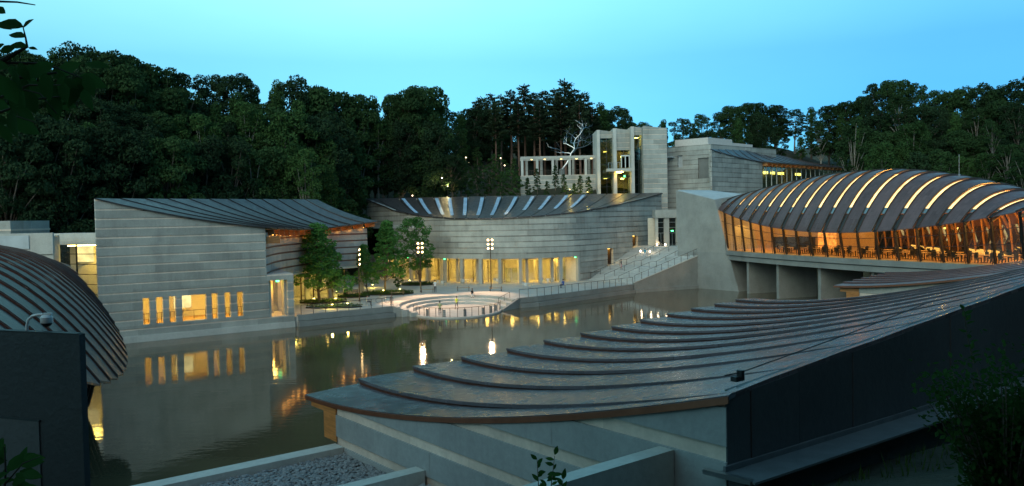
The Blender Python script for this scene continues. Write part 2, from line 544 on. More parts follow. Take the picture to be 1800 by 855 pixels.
ORD = ['first', 'second', 'third', 'fourth', 'fifth', 'sixth', 'seventh', 'eighth', 'ninth', 'tenth', 'eleventh', 'twelfth', 'thirteenth', 'fourteenth', 'fifteenth', 'sixteenth', 'seventeenth', 'eighteenth', 'nineteenth', 'twentieth']
def point_light(parent, loc, energy, color=WARM, radius=0.15, kind='POINT', spot=None, down=True):
    ld = bpy.data.lights.new('bulb', kind)
    ld.energy = energy; ld.color = color
    if kind in ('POINT', 'SPOT'): ld.shadow_soft_size = radius
    if kind == 'AREA': ld.size = radius
    if kind == 'SPOT': ld.spot_size = R(spot or 110); ld.spot_blend = 0.6
    o = bpy.data.objects.new('bulb', ld)
    COL.objects.link(o)
    o.location = loc
    if parent is not None:
        o.parent = parent
        o.matrix_parent_inverse = Matrix.Translation(-Vector(parent.location))
    return o
# ------------------------------------------------------------------ terrain: one sheet, valley floor under water and buildings
VALLEY = [(-130, 30), (-62, 66), (-48, 84), (-38, 112), (-31, 146), (30, 146), (36, 150), (62, 132), (76, 95), (60, 66), (42, 52), (24, 40), (13, 27), (4, 16.5), (0.5, 12), (-7, 9), (-14, 6), (-22, 0), (-50, -12), (-130, -20)]
def inside(x, y, poly):
    c = False
    for i in range(len(poly)):
        (x1, y1), (x2, y2) = poly[i], poly[i - 1]
        if (y1 > y) != (y2 > y) and x < (x2 - x1) * (y - y1) / (y2 - y1) + x1: c = not c
    return c
CTRL = [(0, 0, 9.5), (3.4, 11.0, 6.9), (4.6, 12.0, 6.9), (7, 13.6, 6.9), (9.5, 15.5, 6.9), (12, 17.3, 6.9), (16, 20, 7.0), (22, 26, 7.2), (9, 10, 7.3), (14, 13, 7.7), (6, 6, 8.2), (2, 8, 7.6), (12, 4, 9.5),
        (25, 14, 10), (40, 30, 12), (60, 42, 14), (0, -10, 13), (20, -15, 18), (-15, -12, 14), (-30, -24, 16), (-8, -2, 9.8), (-3, 4, 8.6), (0, -40, 28), (50, -20, 28), (90, 20, 26), (96, 60, 22), (110, 100, 24),
        (92, 132, 21), (72, 165, 20), (44, 182, 20), (60, 220, 30), (10, 158, 15.5), (-8, 158, 14.5), (8, 168, 19), (22, 166, 19), (0, 185, 21), (0, 210, 27), (0, 260, 34), (-24, 160, 13.5), (-30, 180, 20), (-42, 130, 12), (-50, 150, 20), (-58, 112, 14),
        (-60, 185, 28), (-72, 92, 13), (-90, 130, 26), (-100, 80, 15), (-140, 100, 28), (-150, 40, 14), (-150, 170, 40), (-80, 230, 38), (150, 140, 30), (150, 60, 30), (120, 220, 34), (150, 0, 34), (-150, -60, 22), (-60, -60, 26), (0, 300, 36), (150, 300, 40), (-150, 300, 48), (80, -60, 36)]
for gx in range(-126, 80, 9):
    for gy in range(-18, 150, 9):
        if inside(gx, gy, VALLEY): CTRL.append((gx, gy, -1.6))
for i in range(len(VALLEY)):
    (x1, y1), (x2, y2) = VALLEY[i], VALLEY[(i + 1) % len(VALLEY)]
    k = max(1, int(math.hypot(x2 - x1, y2 - y1) / 8))
    for j in range(k): CTRL.append((lerp(x1, x2, j / k), lerp(y1, y2, j / k), -1.2 if y1 > 20 or x1 < -20 else 3.0))
def ground(x, y):
    num = den = 0.0
    for cx, cy, cz in CTRL:
        d2 = (x - cx) ** 2 + (y - cy) ** 2 + 0.5
        w = 1.0 / (d2 * d2)
        num += w * cz; den += w
    return num / den
tb = MB()
xs = [-400, -300, -220, -180] + list(range(-150, 152, 5)) + [180, 220, 300, 400]
ys = [-300, -200, -120, -90] + list(range(-60, 0, 6)) + list(range(0, 30, 2)) + list(range(30, 262, 5)) + [290, 340, 420]
rows = []
for y in ys:
    row = []
    for x in xs:
        z = ground(max(-150, min(150, x)), max(-60, min(300, y)))
        z += 0.5 * noise.noise(Vector((x * 0.08, y * 0.08, 0))) if z > 0 else 0
        row.append((x, y, z))
    rows.append(row)
tb.sheet(rows)
struct(tb.build('terrain', MATS['earth'], None, True))

wb = MB()
wb.face([(-160, -30, 0), (95, -30, 0), (95, 152, 0), (-160, 152, 0)])
struct(wb.build('pond_water', MATS['water']))

# ------------------------------------------------------------------ walls of concrete courses and bands
class Plan:
    """a plan line walked left to right as seen from outside"""
    def __init__(s, pts, curve=False):
        pts = [Vector((p[0], p[1])) for p in pts]
        if curve:
            q = []
            P = [pts[0] * 2 - pts[1]] + pts + [pts[-1] * 2 - pts[-2]]
            for i in range(1, len(P) - 2):
                for k in range(8):
                    t = k / 8
                    a, b, c, d = P[i - 1], P[i], P[i + 1], P[i + 2]
                    q.append(0.5 * ((2 * b) + (c - a) * t + (2 * a - 5 * b + 4 * c - d) * t * t + (3 * b - a - 3 * c + d) * t ** 3))
            q.append(pts[-1]); pts = q
        s.curve = curve
        s.p = pts
        s.d = [0.0]
        for i in range(1, len(pts)): s.d.append(s.d[-1] + (pts[i] - pts[i - 1]).length)
        s.len = s.d[-1]
    def seg(s, t):
        i = 0
        while i < len(s.d) - 2 and s.d[i + 1] < t: i += 1
        return i
    def at(s, t):
        i = s.seg(t)
        k = (t - s.d[i]) / max(1e-9, s.d[i + 1] - s.d[i])
        return s.p[i].lerp(s.p[i + 1], k) if 0 <= k <= 1 else s.p[i] + (s.p[i + 1] - s.p[i]) * k
    def nrm(s, t):
        e = 0.6 if s.curve else 1e-3
        t = max(e, min(s.len - e, t))
        a, b = s.at(t - e), s.at(t + e)
        d = (b - a).normalized()
        return Vector((d.y, -d.x))
    def off(s, t, o):
        return s.at(t) + s.nrm(t) * o

def piece(mb, plan, s0, s1, z0, z1, out, thick, top=None, m=0, step=1.3):
    if top is not None:
        # keep only the stretches where the sloping top is above this course
        k = max(8, int((s1 - s0) / 0.1))
        ts = [lerp(s0, s1, i / k) for i in range(k + 1)]
        runs, cur = [], []
        for t in ts:
            if top(t) > z0 + 0.015: cur.append(t)
            elif cur: runs.append(cur); cur = []
        if cur: runs.append(cur)
        for r_ in runs:
            if r_[-1] - r_[0] > 0.05: _piece(mb, plan, r_[0], r_[-1], z0, z1, out, thick, top, m, step)
        return
    _piece(mb, plan, s0, s1, z0, z1, out, thick, top, m, step)
def _piece(mb, plan, s0, s1, z0, z1, out, thick, top=None, m=0, step=1.3):
    n = max(1, int(math.ceil((s1 - s0) / step))) if (plan.curve or top) else 1
    fr, bk = [], []
    for i in range(n + 1):
        t = lerp(s0, s1, i / n)
        zt = z1 if top is None else min(z1, top(t))
        zt = max(zt, z0 + 0.002)
        a, b = plan.off(t, out), plan.off(t, -thick)
        fr.append(((a.x, a.y, z0), (a.x, a.y, zt)))
        bk.append(((b.x, b.y, z0), (b.x, b.y, zt)))
    rows = [[f[0] for f in fr], [f[1] for f in fr], [f[1] for f in bk], [f[0] for f in bk], [f[0] for f in fr]]
    b0 = len(mb.v); nc = n + 1
    for r_ in rows[:4]:
        mb.v += r_
    for i in range(4):
        i2 = (i + 1) % 4
        for j in range(n):
            mb.f.append((b0 + i * nc + j, b0 + i * nc + j + 1, b0 + i2 * nc + j + 1, b0 + i2 * nc + j)); mb.m.append(m)
    mb.f.append((b0, b0 + nc, b0 + 2 * nc, b0 + 3 * nc)); mb.m.append(m)
    e = b0 + n
    mb.f.append((e, e + 3 * nc, e + 2 * nc, e + nc)); mb.m.append(m)

def course_wall(parent, plan, z0, z1, top=None, openings=(), period=0.9, band=0.2, phase=0.0, thick=0.4, panel=4.2,
                mat='concrete', bmat='concrete_band', s0=0.0, s1=None, seed=1, step=1.3, brk=0.0):
    """wall laid in courses with narrow recessed bands; every panel is a part"""
    rnd = random.Random(seed)
    s1 = plan.len if s1 is None else s1
    zz = {z0, z1}
    k = math.floor((z0 - phase) / period)
    isband = []
    while phase + k * period < z1 + period:
        a = phase + k * period - band
        b = phase + k * period
        for z in (a, b):
            if z0 + 0.05 < z < z1 - 0.05: zz.add(z)
        isband.append((a, b)); k += 1
    for o in openings:
        for z in (o[2], o[3]):
            if z0 < z < z1: zz.add(z)
    zz = sorted(zz)
    zz = [z for i, z in enumerate(zz) if i == 0 or z - zz[i - 1] > 0.004]
    off = 0.0
    for a, b in zip(zz[:-1], zz[1:]):
        mid = (a + b) / 2
        bnd = any(p - 1e-4 <= mid <= q + 1e-4 for p, q in isband)
        free = [(s0, s1)]
        for o in openings:
            if o[2] - 1e-4 < mid < o[3] + 1e-4:
                nf = []
                for f0, f1 in free:
                    if o[1] <= f0 or o[0] >= f1: nf.append((f0, f1)); continue
                    if o[0] > f0: nf.append((f0, o[0]))
                    if o[1] < f1: nf.append((o[1], f1))
                free = nf
        off = rnd.uniform(0, panel)
        for f0, f1 in free:
            cuts = [f0]
            t = s0 - off + panel
            while t < f1:
                if t - cuts[-1] > 0.8 and f1 - t > 0.8: cuts.append(t)
                t += panel * rnd.uniform(0.8, 1.2)
            cuts.append(f1)
            for c0, c1 in zip(cuts[:-1], cuts[1:]):
                if top and max(top(c0), top(c1), top((c0 + c1) / 2)) <= a + 0.02: continue
                mb = MB()
                out = (-0.05 if bnd else rnd.uniform(-0.006, 0.01))
                if bnd and brk and rnd.random() < brk: continue
                piece(mb, plan, c0, c1, a, b, out, thick, top, step=step)
                if not mb.f: continue
                mb.build('band' if bnd else 'concrete_panel', MATS[bmat if bnd else mat], parent)

def concave(v):
    return 1.45 * v - 0.45 * v * v

def roof_strip(mb, edge_a, edge_b, prof, n=12, thick=0.12, m=0, lift_a=None, u_scale=1.0):
    """curved strip between two fall lines; each edge is (top point, bottom point); prof maps 0..1 to height"""
    rows, uvs = [], []
    for k, (e, lift) in enumerate(((edge_a, lift_a), (edge_b, None))):
        row, uv = [], []
        L = (e[1] - e[0]).length
        for i in range(n + 1):
            v = i / n
            p = e[0].lerp(e[1], v)
            p.z = e[0].z + (e[1].z - e[0].z) * prof(v) + (lift(v) if lift else 0)
            row.append(p); uv.append((v * L, k * (edge_b[1] - edge_a[1]).length * u_scale))
        rows.append(row); uvs.append(uv)
    mb.sheet(rows, thick, m, None, uvs)

def lit_glazing(parent, plan, s0, s1, z0, z1, out, bays, glassmat='glass', frame='bronze', rails=(), fw=0.07):
    """glass wall: each pane a part, each mullion a part"""
    for i in range(bays):
        a, b = lerp(s0, s1, i / bays), lerp(s0, s1, (i + 1) / bays)
        mb = MB()
        piece(mb, plan, a + 0.02, b - 0.02, z0, z1, out, -out + 0.02, step=9)
        mb.build('pane', MATS[glassmat], parent)
    for i in range(bays + 1):
        a = lerp(s0, s1, i / bays)
        p = plan.off(a, out + 0.03)
        n = plan.nrm(a)
        mb = MB().box((p.x, p.y, (z0 + z1) / 2), (fw, 0.14, z1 - z0), math.atan2(n.y, n.x) + math.pi / 2)
        mb.build('mullion', MATS[frame], parent)
    for z in rails:
        mb = MB()
        piece(mb, plan, s0, s1, z - 0.035, z + 0.035, out + 0.06, -out + 0.02, step=2)
        mb.build('glazing_rail', MATS[frame], parent)

# ------------------------------------------------------------------ the plaza
PLZ = 1.1
DISC = at_z(803, 545.5, 0.15)
DC = Vector((DISC.x, DISC.y))
R_DISC = 5.3
TIER = 0.85
A0 = at_z(216, 604.6, 0.0); A1 = at_z(516, 575, 0.0)
A_dir = Vector((A1.x - A0.x, A1.y - A0.y)).normalized()
A_L = Vector((A0.x, A0.y)) - A_dir * 1.97           # left front corner of the left building
Q1 = Vector((A1.x, A1.y)) + A_dir * 0.5
Q2 = Vector((-13.7, 94.2))
Q3 = Vector((-0.2, 100.3)); Q4 = Vector((3.1, 102.2)); Q5 = Vector((17.7, 117.35))
R_OUT = R_DISC + 3 * TIER
OVAL = 1.33
def circ(c, r_, a):
    return (c.x + r_ * math.cos(a), c.y + OVAL * r_ * math.sin(a))
a_l = math.atan2((Q2.y - DC.y) / OVAL, Q2.x - DC.x); a_r = math.atan2((Q3.y - DC.y) / OVAL, Q3.x - DC.x)
if a_l < 0: a_l += 2 * math.pi
Q2 = Vector(circ(DC, R_OUT + 0.05, a_l)); Q3 = Vector(circ(DC, R_OUT + 0.05, a_r))
arc = [circ(DC, R_OUT, lerp(a_l, a_r, i / 28)) for i in range(29)]
plaza_poly = [tuple(Q1), tuple(Q2)] + arc + [tuple(Q3), tuple(Q4), tuple(Q5), (13, 128), (24, 142), (24, 150), (-30, 150), (-40, 120), (-38, 90)]
mb = MB().prism(plaza_poly, -1.5, PLZ)
struct(mb.build('plaza_floor', MATS['paving']))
amph = thing('amphitheatre', 'round stepped seating court at the water edge with pale floor', 'amphitheatre', (DC.x, DC.y, 0))
disc = [circ(DC, R_DISC, 2 * math.pi * i / 48) for i in range(48)]
MB().prism(disc, -1.4, 0.15).build('court_floor', MATS['paving'], amph)
rim = MB()
for i in range(48):
    a, b = 2 * math.pi * i / 48, 2 * math.pi * (i + 1) / 48
    rim.prism([circ(DC, R_DISC - 0.02, a), circ(DC, R_DISC + 0.28, a), circ(DC, R_DISC + 0.28, b), circ(DC, R_DISC - 0.02, b)], -0.05, 0.17)
rim.build('rim', MATS['concrete_light'], amph)
for k in range(1, 4):
    r0, r1, zt = R_DISC + (k - 1) * TIER + 0.02, R_DISC + k * TIER + (0.02 if k < 3 else 0.06), 0.15 + 0.95 * k / 3
    st = MB()
    n = 30
    lo, hi = a_l + 0.10 * (3 - k), a_r - 0.10 * (3 - k)
    for i in range(n):
        a, b = lerp(lo, hi, i / n), lerp(lo, hi, (i + 1) / n)
        st.prism([circ(DC, r0, a), circ(DC, r1, a), circ(DC, r1, b), circ(DC, r0, b)], -1.0, zt + (0.006 if k == 3 else 0))
    st.build('step', MATS['concrete_light'], amph)
# quay walls with the ledge that runs along them
def quay(pts, label, z=PLZ):
    q = thing('quay_wall', label, 'wall', (pts[0][0], pts[0][1], 0))
    pl = Plan(pts)
    for i in range(len(pts) - 1):
        sub = Plan(pts[i:i + 2])
        n = max(1, int(sub.len / 5))
        for k in range(n):
            mb = MB(); piece(mb, sub, sub.len * k / n, sub.len * (k + 1) / n, 0.62, z + 0.16, 0.12 + 0.004 * (k % 2), 0.3)
            mb.build('concrete_panel', MATS['concrete_smooth'], q)
            mb = MB(); piece(mb, sub, sub.len * k / n, sub.len * (k + 1) / n, -1.4, 0.5, 0.42 + 0.004 * (k % 2), 0.1)
            mb.build('ledge', MATS['concrete_smooth'], q)
            mb = MB(); piece(mb, sub, sub.len * k / n, sub.len * (k + 1) / n, 0.5, 0.62, -0.1, 0.1)
            mb.build('joint', MATS['concrete_dark'], q)
    return q
quay([Q1, Q2], 'low concrete quay wall with ledge below the tree court')
quay([Q3, Q4], 'short angled concrete quay wall right of the round court')
quay([Q4, Q5], 'long concrete quay wall from the round court to the stairs')
# sloping cheek walls that close the round court at both ends
for Q, e in ((Q2, Vector((-11.2, 94.3))), (Q3, Vector((-1.35, 97.6)))):
    d = (e - Q).normalized()
    side = Vector((d.y, -d.x)) * 0.16
    ck = MB().prism([tuple(Q + side), tuple(e + side), tuple(e - side), tuple(Q - side)], -1.4, [PLZ + 0.16, 0.2, 0.2, PLZ + 0.16])
    ck.build('cheek_wall', MATS['concrete_smooth'], amph)

# ------------------------------------------------------------------ left building
bA = thing('gallery_building', 'tall concrete gallery at left with banded wall, seven lit windows and concave copper roof', 'building', (A_L.x, A_L.y, 0))
E_pts = [A_L + A_dir * 16.15, Vector((-27.2, 92)), Vector((-26.9, 98.5)), Vector((-25.6, 105)), Vector((-23.4, 109.2)), Vector((-20.4, 112.3))]
planA = Plan([A_L, A_L + A_dir * 16.15])
planAlow = Plan([A_L, A_L + A_dir * 19.1])
def topA(s):
    return 14.0 + (10.87 - 14.0) * concave(max(0, min(1, s / 16.15)))
winA = []
for s_, w_ in ((3.88, 0.62), (5.10, 0.62), (6.30, 0.62), (7.52, 2.35), (10.42, 0.60), (11.72, 0.60), (13.0, 0.62)):
    winA.append((s_, s_ + w_, 1.62, 4.25))
course_wall(bA, planA, 5.83, 14.05, topA, (), 0.9, 0.17, 13.05, 0.45, 4.4, seed=3)
course_wall(bA, planAlow, 0.62, 5.83, None, winA + [(16.35, 18.45, 1.3, 5.2)], 0.9, 0.17, 13.05, 0.45, 4.4, seed=4)
mb = MB(); piece(mb, planAlow, 0, 19.1, -1.5, 0.62, 0.14, 0.4); mb.build('plinth', MATS['concrete_light'], bA)
# blue-grey spandrel under each slit window, frame and hand rail, then the lit room behind
for i, (a, b, za, zb) in enumerate(winA):
    f = MB(); piece(f, planAlow, a + 0.04, b - 0.04, za - 0.02, za + 0.05, -0.06, 0.34); w = f.build('window_sill', MATS['concrete_light'], bA)
    g = MB(); piece(g, planAlow, a, b, za + 0.05, zb, -0.36, 0.38); g.build('pane', MATS['glass'], bA)
    r_ = MB(); piece(r_, planAlow, a, b, 2.66, 2.71, -0.28, 0.33)
    for k in range(max(2, int((b - a) / 0.7))):
        t = lerp(a + 0.06, b - 0.06, k / max(1, int((b - a) / 0.7) - 1)) if b - a > 1 else lerp(a + 0.12, b - 0.12, k)
        piece(r_, planAlow, t - 0.02, t + 0.02, za + 0.05, 2.66, -0.285, 0.32)
    r_.build('window_rail', MATS['bronze'], bA)
nA = planA.nrm(1)
def inA(s, d):
    p = A_L + A_dir * s - nA * d
    return (p.x, p.y)
room = MB()
room.prism([inA(2.5, 0.5), inA(15.6, 0.5), inA(15.6, 5.5), inA(2.5, 5.5)], 1.3, 1.55)
room.build('room_floor', MATS['wood_floor'], bA)
MB().prism([inA(2.5, 5.5), inA(15.6, 5.5), inA(15.6, 5.7), inA(2.5, 5.7)], 1.55, 5.0).build('room_wall', MATS['plaster'], bA)
MB().prism([inA(2.3, 0.5), inA(2.5, 0.5), inA(2.5, 5.7), inA(2.3, 5.7)], 1.55, 5.0).build('room_wall', MATS['plaster'], bA)
MB().prism([inA(15.6, 0.5), inA(15.8, 0.5), inA(15.8, 5.7), inA(15.6, 5.7)], 1.55, 5.0).build('room_wall', MATS['plaster'], bA)
MB().prism([inA(2.3, 0.5), inA(15.8, 0.5), inA(15.8, 5.7), inA(2.3, 5.7)], 4.8, 5.0).build('room_ceiling', MATS['plaster'], bA)
for s_ in (4.4, 8.7, 12.2):
    MB().prism([inA(s_ - 0.7, 1.6), inA(s_ + 0.7, 1.6), inA(s_ + 0.7, 2.6), inA(s_ - 0.7, 2.6)], 4.70, 4.78).build('ceiling_lamp', MATS['ceiling_glow'], bA)
MB().prism([inA(7.7, 4.2), inA(9.4, 4.2), inA(9.4, 4.3), inA(7.7, 4.3)], 2.6, 4.2).build('lit_screen', MATS['ceiling_glow'] if False else MATS['skylight_glow'], bA)
# portal at the right end of the front
for k, (a, b) in enumerate(((16.35, 16.75), (18.2, 18.45))):
    mb = MB(); piece(mb, planAlow, a, b, 1.3, 5.2, -0.5, 1.4); mb.build('portal_reveal', MATS['plaster' if k == 0 else 'concrete'], bA)
MB().prism([inA(15.8, 0.5), inA(19.1, 0.5), inA(21.5, 12), inA(15.8, 12)], 1.0, 1.28).build('portal_floor', MATS['paving'], bA)
MB().prism([inA(15.8, 0.45), inA(19.1, 0.45), inA(20.6, 8.5), inA(15.8, 10)], 5.25, 5.85).build('terrace_roof', MATS['concrete_light'], bA)
for (s_, d_) in ((17.9, 4.2), (18.9, 7.8)):
    x, y = inA(s_, d_)
    MB().box((x, y, 3.2), (0.5, 0.5, 4.1), math.atan2(A_dir.y, A_dir.x)).build('column', MATS['concrete'], bA)
MB().prism([inA(15.9, 4.6), inA(16.1, 4.6), inA(16.1, 11), inA(15.9, 11)], 1.28, 5.2).build('room_wall', MATS['plaster'], bA)
MB().prism([inA(15.8, 8.0), inA(21.4, 8.0), inA(21.4, 8.2), inA(15.8, 8.2)], 1.28, 5.2).build('room_wall', MATS['plaster'], bA)
x, y = inA(17.2, 2.5)
MB().box((x, y, 5.2), (1.2, 0.5, 0.08), 0.6).build('ceiling_lamp', MATS['ceiling_glow'], bA)
x, y = inA(18.0, 6.0)
MB().box((x, y, 5.2), (1.4, 0.5, 0.08), 0.6).build('ceiling_lamp', MATS['ceiling_glow'], bA)
x, y = inA(17.4, 3.0)
point_light(bA, (x, y, 4.3), 80, (1.0, 0.50, 0.08), 0.3)
x, y = inA(18.6, 6.5)
point_light(bA, (x, y, 4.3), 80, (1.0, 0.50, 0.08), 0.3)
x, y = inA(17.6, 0.8)
MB().box((x, y, 5.05), (0.35, 0.1, 0.16), 0.6).build('exit_sign', MATS['exit_glow'], bA)
# curved wall towards the plaza, copper bands, under a lit cedar eave
planE = Plan(E_pts, True)
course_wall(bA, planE, 5.2, 10.35, None, (), 0.9, 0.2, 9.7, 0.4, 6.0, 'concrete', 'copper_band', seed=7, step=1.0)
# ground floor below it, glazed and lit
planEg = Plan([E_pts[0] + Vector((-1.5, 4)), Vector((-29.4, 96)), Vector((-28.6, 102)), Vector((-27.0, 107)), Vector((-23.2, 111.5))], True)
lit_glazing(bA, planEg, 0.5, planEg.len - 0.5, PLZ, 4.7, 0.0, 9, 'glass', 'bronze')
for i in range(6):
    t = lerp(1.5, planE.len - 1, i / 5)
    p = planE.off(t, -0.3)
    MB().box((p.x, p.y, 3.15), (0.55, 0.55, 4.1), 0.5).build('column', MATS['concrete'], bA)
gi = Plan([(-33, 90), (-34, 97), (-33, 104), (-31, 110), (-26, 115)], True)
mb = MB(); piece(mb, gi, 0, gi.len, PLZ, 5.2, 0, 0.3); mb.build('room_wall', MATS['plaster'], bA)
mb = MB()
pts = [planE.off(lerp(0, planE.len, i / 10), -0.05) for i in range(11)]
pts2 = [gi.at(lerp(0, gi.len, i / 10)) for i in range(11)]
mb.sheet([[(p.x, p.y, 5.1) for p in pts], [(p.x, p.y, 5.1) for p in pts2]], 0.2); mb.build('room_ceiling', MATS['plaster'], bA)
for i in range(5):
    t = lerp(2, planEg.len - 2, i / 4)
    p = planEg.off(t, -1.6)
    MB().box((p.x, p.y, 4.86), (1.2, 0.6, 0.08), 0.9).build('ceiling_lamp', MATS['ceiling_glow'], bA)
# roof strips from ridge to eave
RK = Vector((-27.2, 112.6, 14.55))
ridgeA = lambda u: Vector((A_L.x, A_L.y, 14.02)).lerp(RK, u)
eave_plan = Plan([A_L + A_dir * 16.6 + nA * 0.25] + [Vector((p[0], p[1])) + Vector((1.7, -0.4)) for p in E_pts[1:]], True)
def eaveA(u):
    p = eave_plan.at(u * eave_plan.len)
    return Vector((p.x, p.y, table([0, 0.4, 0.65, 0.85, 1], [10.9, 10.6, 10.6, 10.95, 11.35], u)))
NA = 12
for k in range(NA):
    u0, u1 = k / NA, (k + 1) / NA - 0.006
    e0 = (ridgeA(u0), eaveA(u0)); e1 = (ridgeA(u1), eaveA(u1))
    if k == 0:
        e0 = (Vector((A_L.x, A_L.y, 14.02)) + Vector((nA.x, nA.y, 0)) * 0.15, eaveA(0) + Vector((nA.x, nA.y, 0)) * 0.1)
    mb = MB(); roof_strip(mb, e0, e1, concave, 14, 0.12, 0, lambda v: 0.05)
    mb.build('roof_strip', MATS['copper_roof'], bA, True)
    if k:
        rs = MB()
        top = []; bot = []
        for i in range(15):
            v = i / 14
            p = e0[0].lerp(e0[1], v); p.z = e0[0].z + (e0[1].z - e0[0].z) * concave(v)
            top.append(p + Vector((0, 0, 0.05 + 0.07 * v))); bot.append(p + Vector((0, 0, -0.05)))
        rs.sheet([bot, top], 0.05, 0, (0.8, -0.4, 0)); rs.build('roof_rib', MATS['copper_dark'], bA)
for k in range(15):
    u = 0.06 + 0.93 * k / 14
    e = eaveA(u); w = planE.at(u * planE.len)
    p0 = Vector((w.x, w.y, e.z - 0.55)); p1 = Vector((lerp(w.x, e.x, 0.8), lerp(w.y, e.y, 0.8), e.z - 0.42))
    MB().bar(p0, p1, 0.22, 0.62).build('eave_bracket', MATS['cedar'], bA)
    if k < 14 :
        u2 = u + 0.93 / 28
        e = eaveA(u2); w = planE.at(u2 * planE.len)
        MB().box((lerp(w.x, e.x, 0.25), lerp(w.y, e.y, 0.25), e.z - 0.75), (0.5, 0.12, 0.06), 1.2).build('eave_lamp', MATS['soffit_glow'], bA)
sf = MB()
sf.sheet([[(planE.at(planE.len * i / 16).x, planE.at(planE.len * i / 16).y, eaveA(i / 16).z - 0.14) for i in range(17)],
          [tuple(eaveA(i / 16) + Vector((-0.1, 0, -0.14))) for i in range(17)]], 0.06)
sf.build('soffit', MATS['cedar'], bA)
x, y = inA(16.9, 0.6)
MB().box((x, y, 9.55), (1.9, 0.5, 0.75), math.atan2(A_dir.y, A_dir.x)).build('cedar_box', MATS['cedar'], bA)

sw = Vector(inA(0.05, 0.46))
MB().prism([tuple(sw), (sw.x + 0.4, sw.y + 0.1), (sw.x - 3.6, sw.y + 12.0), (sw.x - 4.0, sw.y + 12.0)], -1, 13.5).build('side_wall', MATS['concrete'], bA)
# left link: glass wall, fascia, pale block in front
bH = thing('glass_link', 'glass link with yellow lit panes left of the tall gallery', 'building', (-44, 79, 0))
planH = Plan([at_y(96, 430, 80).to_2d(), at_y(174, 430, 77.5).to_2d()])
MB().prism([tuple(planH.at(-3)), tuple(planH.at(planH.len + 0.2)), tuple(planH.off(planH.len, -4)), tuple(planH.off(-3, -4))], 9.62, 10.75).build('fascia', MATS['concrete_light'], bH)
lit_glazing(bH, planH, 0, planH.len, 0.5, 9.62, 0, 2, 'glass', 'dark_metal', (8.7, 7.7, 6.7, 5.7, 4.7, 3.7, 2.7))
mb = MB(); piece(mb, planH, -2, planH.len + 0.3, 0.5, 9.6, -3.2, 3.5); mb.build('room_wall', MATS['plaster'], bH)
mb = MB(); piece(mb, planH, -2, planH.len + 0.3, 0.2, 0.5, 0.1, 3.5); mb.build('room_floor', MATS['paving'], bH)
p = planH.off(0.7, -2.9)
MB().box((p.x, p.y, 8.6), (1.9, 0.1, 1.7), 0.0).build('lit_panel', MATS['skylight_glow'], bH)
p = planH.off(2.4, -1.2)
MB().box((p.x, p.y, 9.5), (2.5, 0.7, 0.08), 0.1).build('ceiling_lamp', MATS['ceiling_glow'], bH)
bH2 = thing('service_block', 'pale flat topped concrete block behind the copper bridge at far left', 'building', (-50, 74, 0))
MB().prism([(-62, 71.5), (-41.2, 71.5), (-44.0, 77.5), (-62, 77.5)], 3, 10.6).build('wall', MATS['concrete_light'], bH2)
MB().prism([(-62, 71.3), (-41.1, 71.3), (-41.1, 71.5), (-62, 71.5)], 9.0, 10.9).build('parapet', MATS['concrete_light'], bH2)
MB().prism([(-62, 71.2), (-43.2, 71.2), (-43.2, 71.3), (-62, 71.3)], 9.5, 10.7).build('recessed_panel', MATS['roof_membrane'], bH2)
bH3 = thing('rooftop_building', 'grey concrete box rising behind the pale block at the far left edge', 'building', (-55, 84, 0))
MB().prism([(-66, 83), (-52.2, 83), (-52.2, 90), (-66, 90)], 5, 12.15).build('wall', MATS['concrete'], bH3)
MB().prism([(-66.05, 82.95), (-52.15, 82.95), (-52.15, 90.05), (-66.05, 90.05)], 11.1, 11.28).build('band', MATS['concrete_band'], bH3)
# ------------------------------------------------------------------ middle building: convex wall, colonnade, fan of roof strips
bB = thing('curved_gallery', 'long curved concrete gallery with lit colonnade and fan of roof skylights', 'building', (1.5, 124, 0))
B_pts = [(-27.2, 150), (-19.6, 138.6), (-11.1, 129.4), (-5.1, 125.4), (1.4, 123.9), (7.6, 125.1), (12.0, 128.6), (20.0, 139), (28.3, 150)]
planB = Plan(B_pts, True)
def s_of(plan, x):
    lo, hi = 0.0, plan.len
    for _ in range(40):
        mid = (lo + hi) / 2
        if plan.at(mid).x < x: lo = mid
        else: hi = mid
    return lo
def topB(s):
    x = planB.at(s).x
    return table([-27.2, -23.6, -20, -14.7, -9, -2.5, 4.5, 11, 18, 23, 28.3], [15.5, 14.3, 13.0, 12.0, 11.5, 11.4, 11.65, 12.2, 13.3, 14.3, 15.5], x)
colx = [-20.6, -17.6, -14.4, -11.2, -8.2, -5.1, -2.0, 1.25, 4.4, 7.7, 10.7]
sC0, sC1 = s_of(planB, -22.5), s_of(planB, 10.75)
s_d1, s_d2 = s_of(planB, 16.6), s_of(planB, 21.9)
openB = [(sC0, sC1, PLZ, 5.05), (s_d1 - 0.95, s_d1 + 0.95, 2.7, 5.9), (s_d2 - 0.95, s_d2 + 0.95, 4.55, 7.8)]
course_wall(bB, planB, PLZ, 15.5, topB, openB, 0.9, 0.16, 5.05 + 0.9, 0.45, 7.0, 'concrete', 'concrete_dim', seed=11, step=1.5)
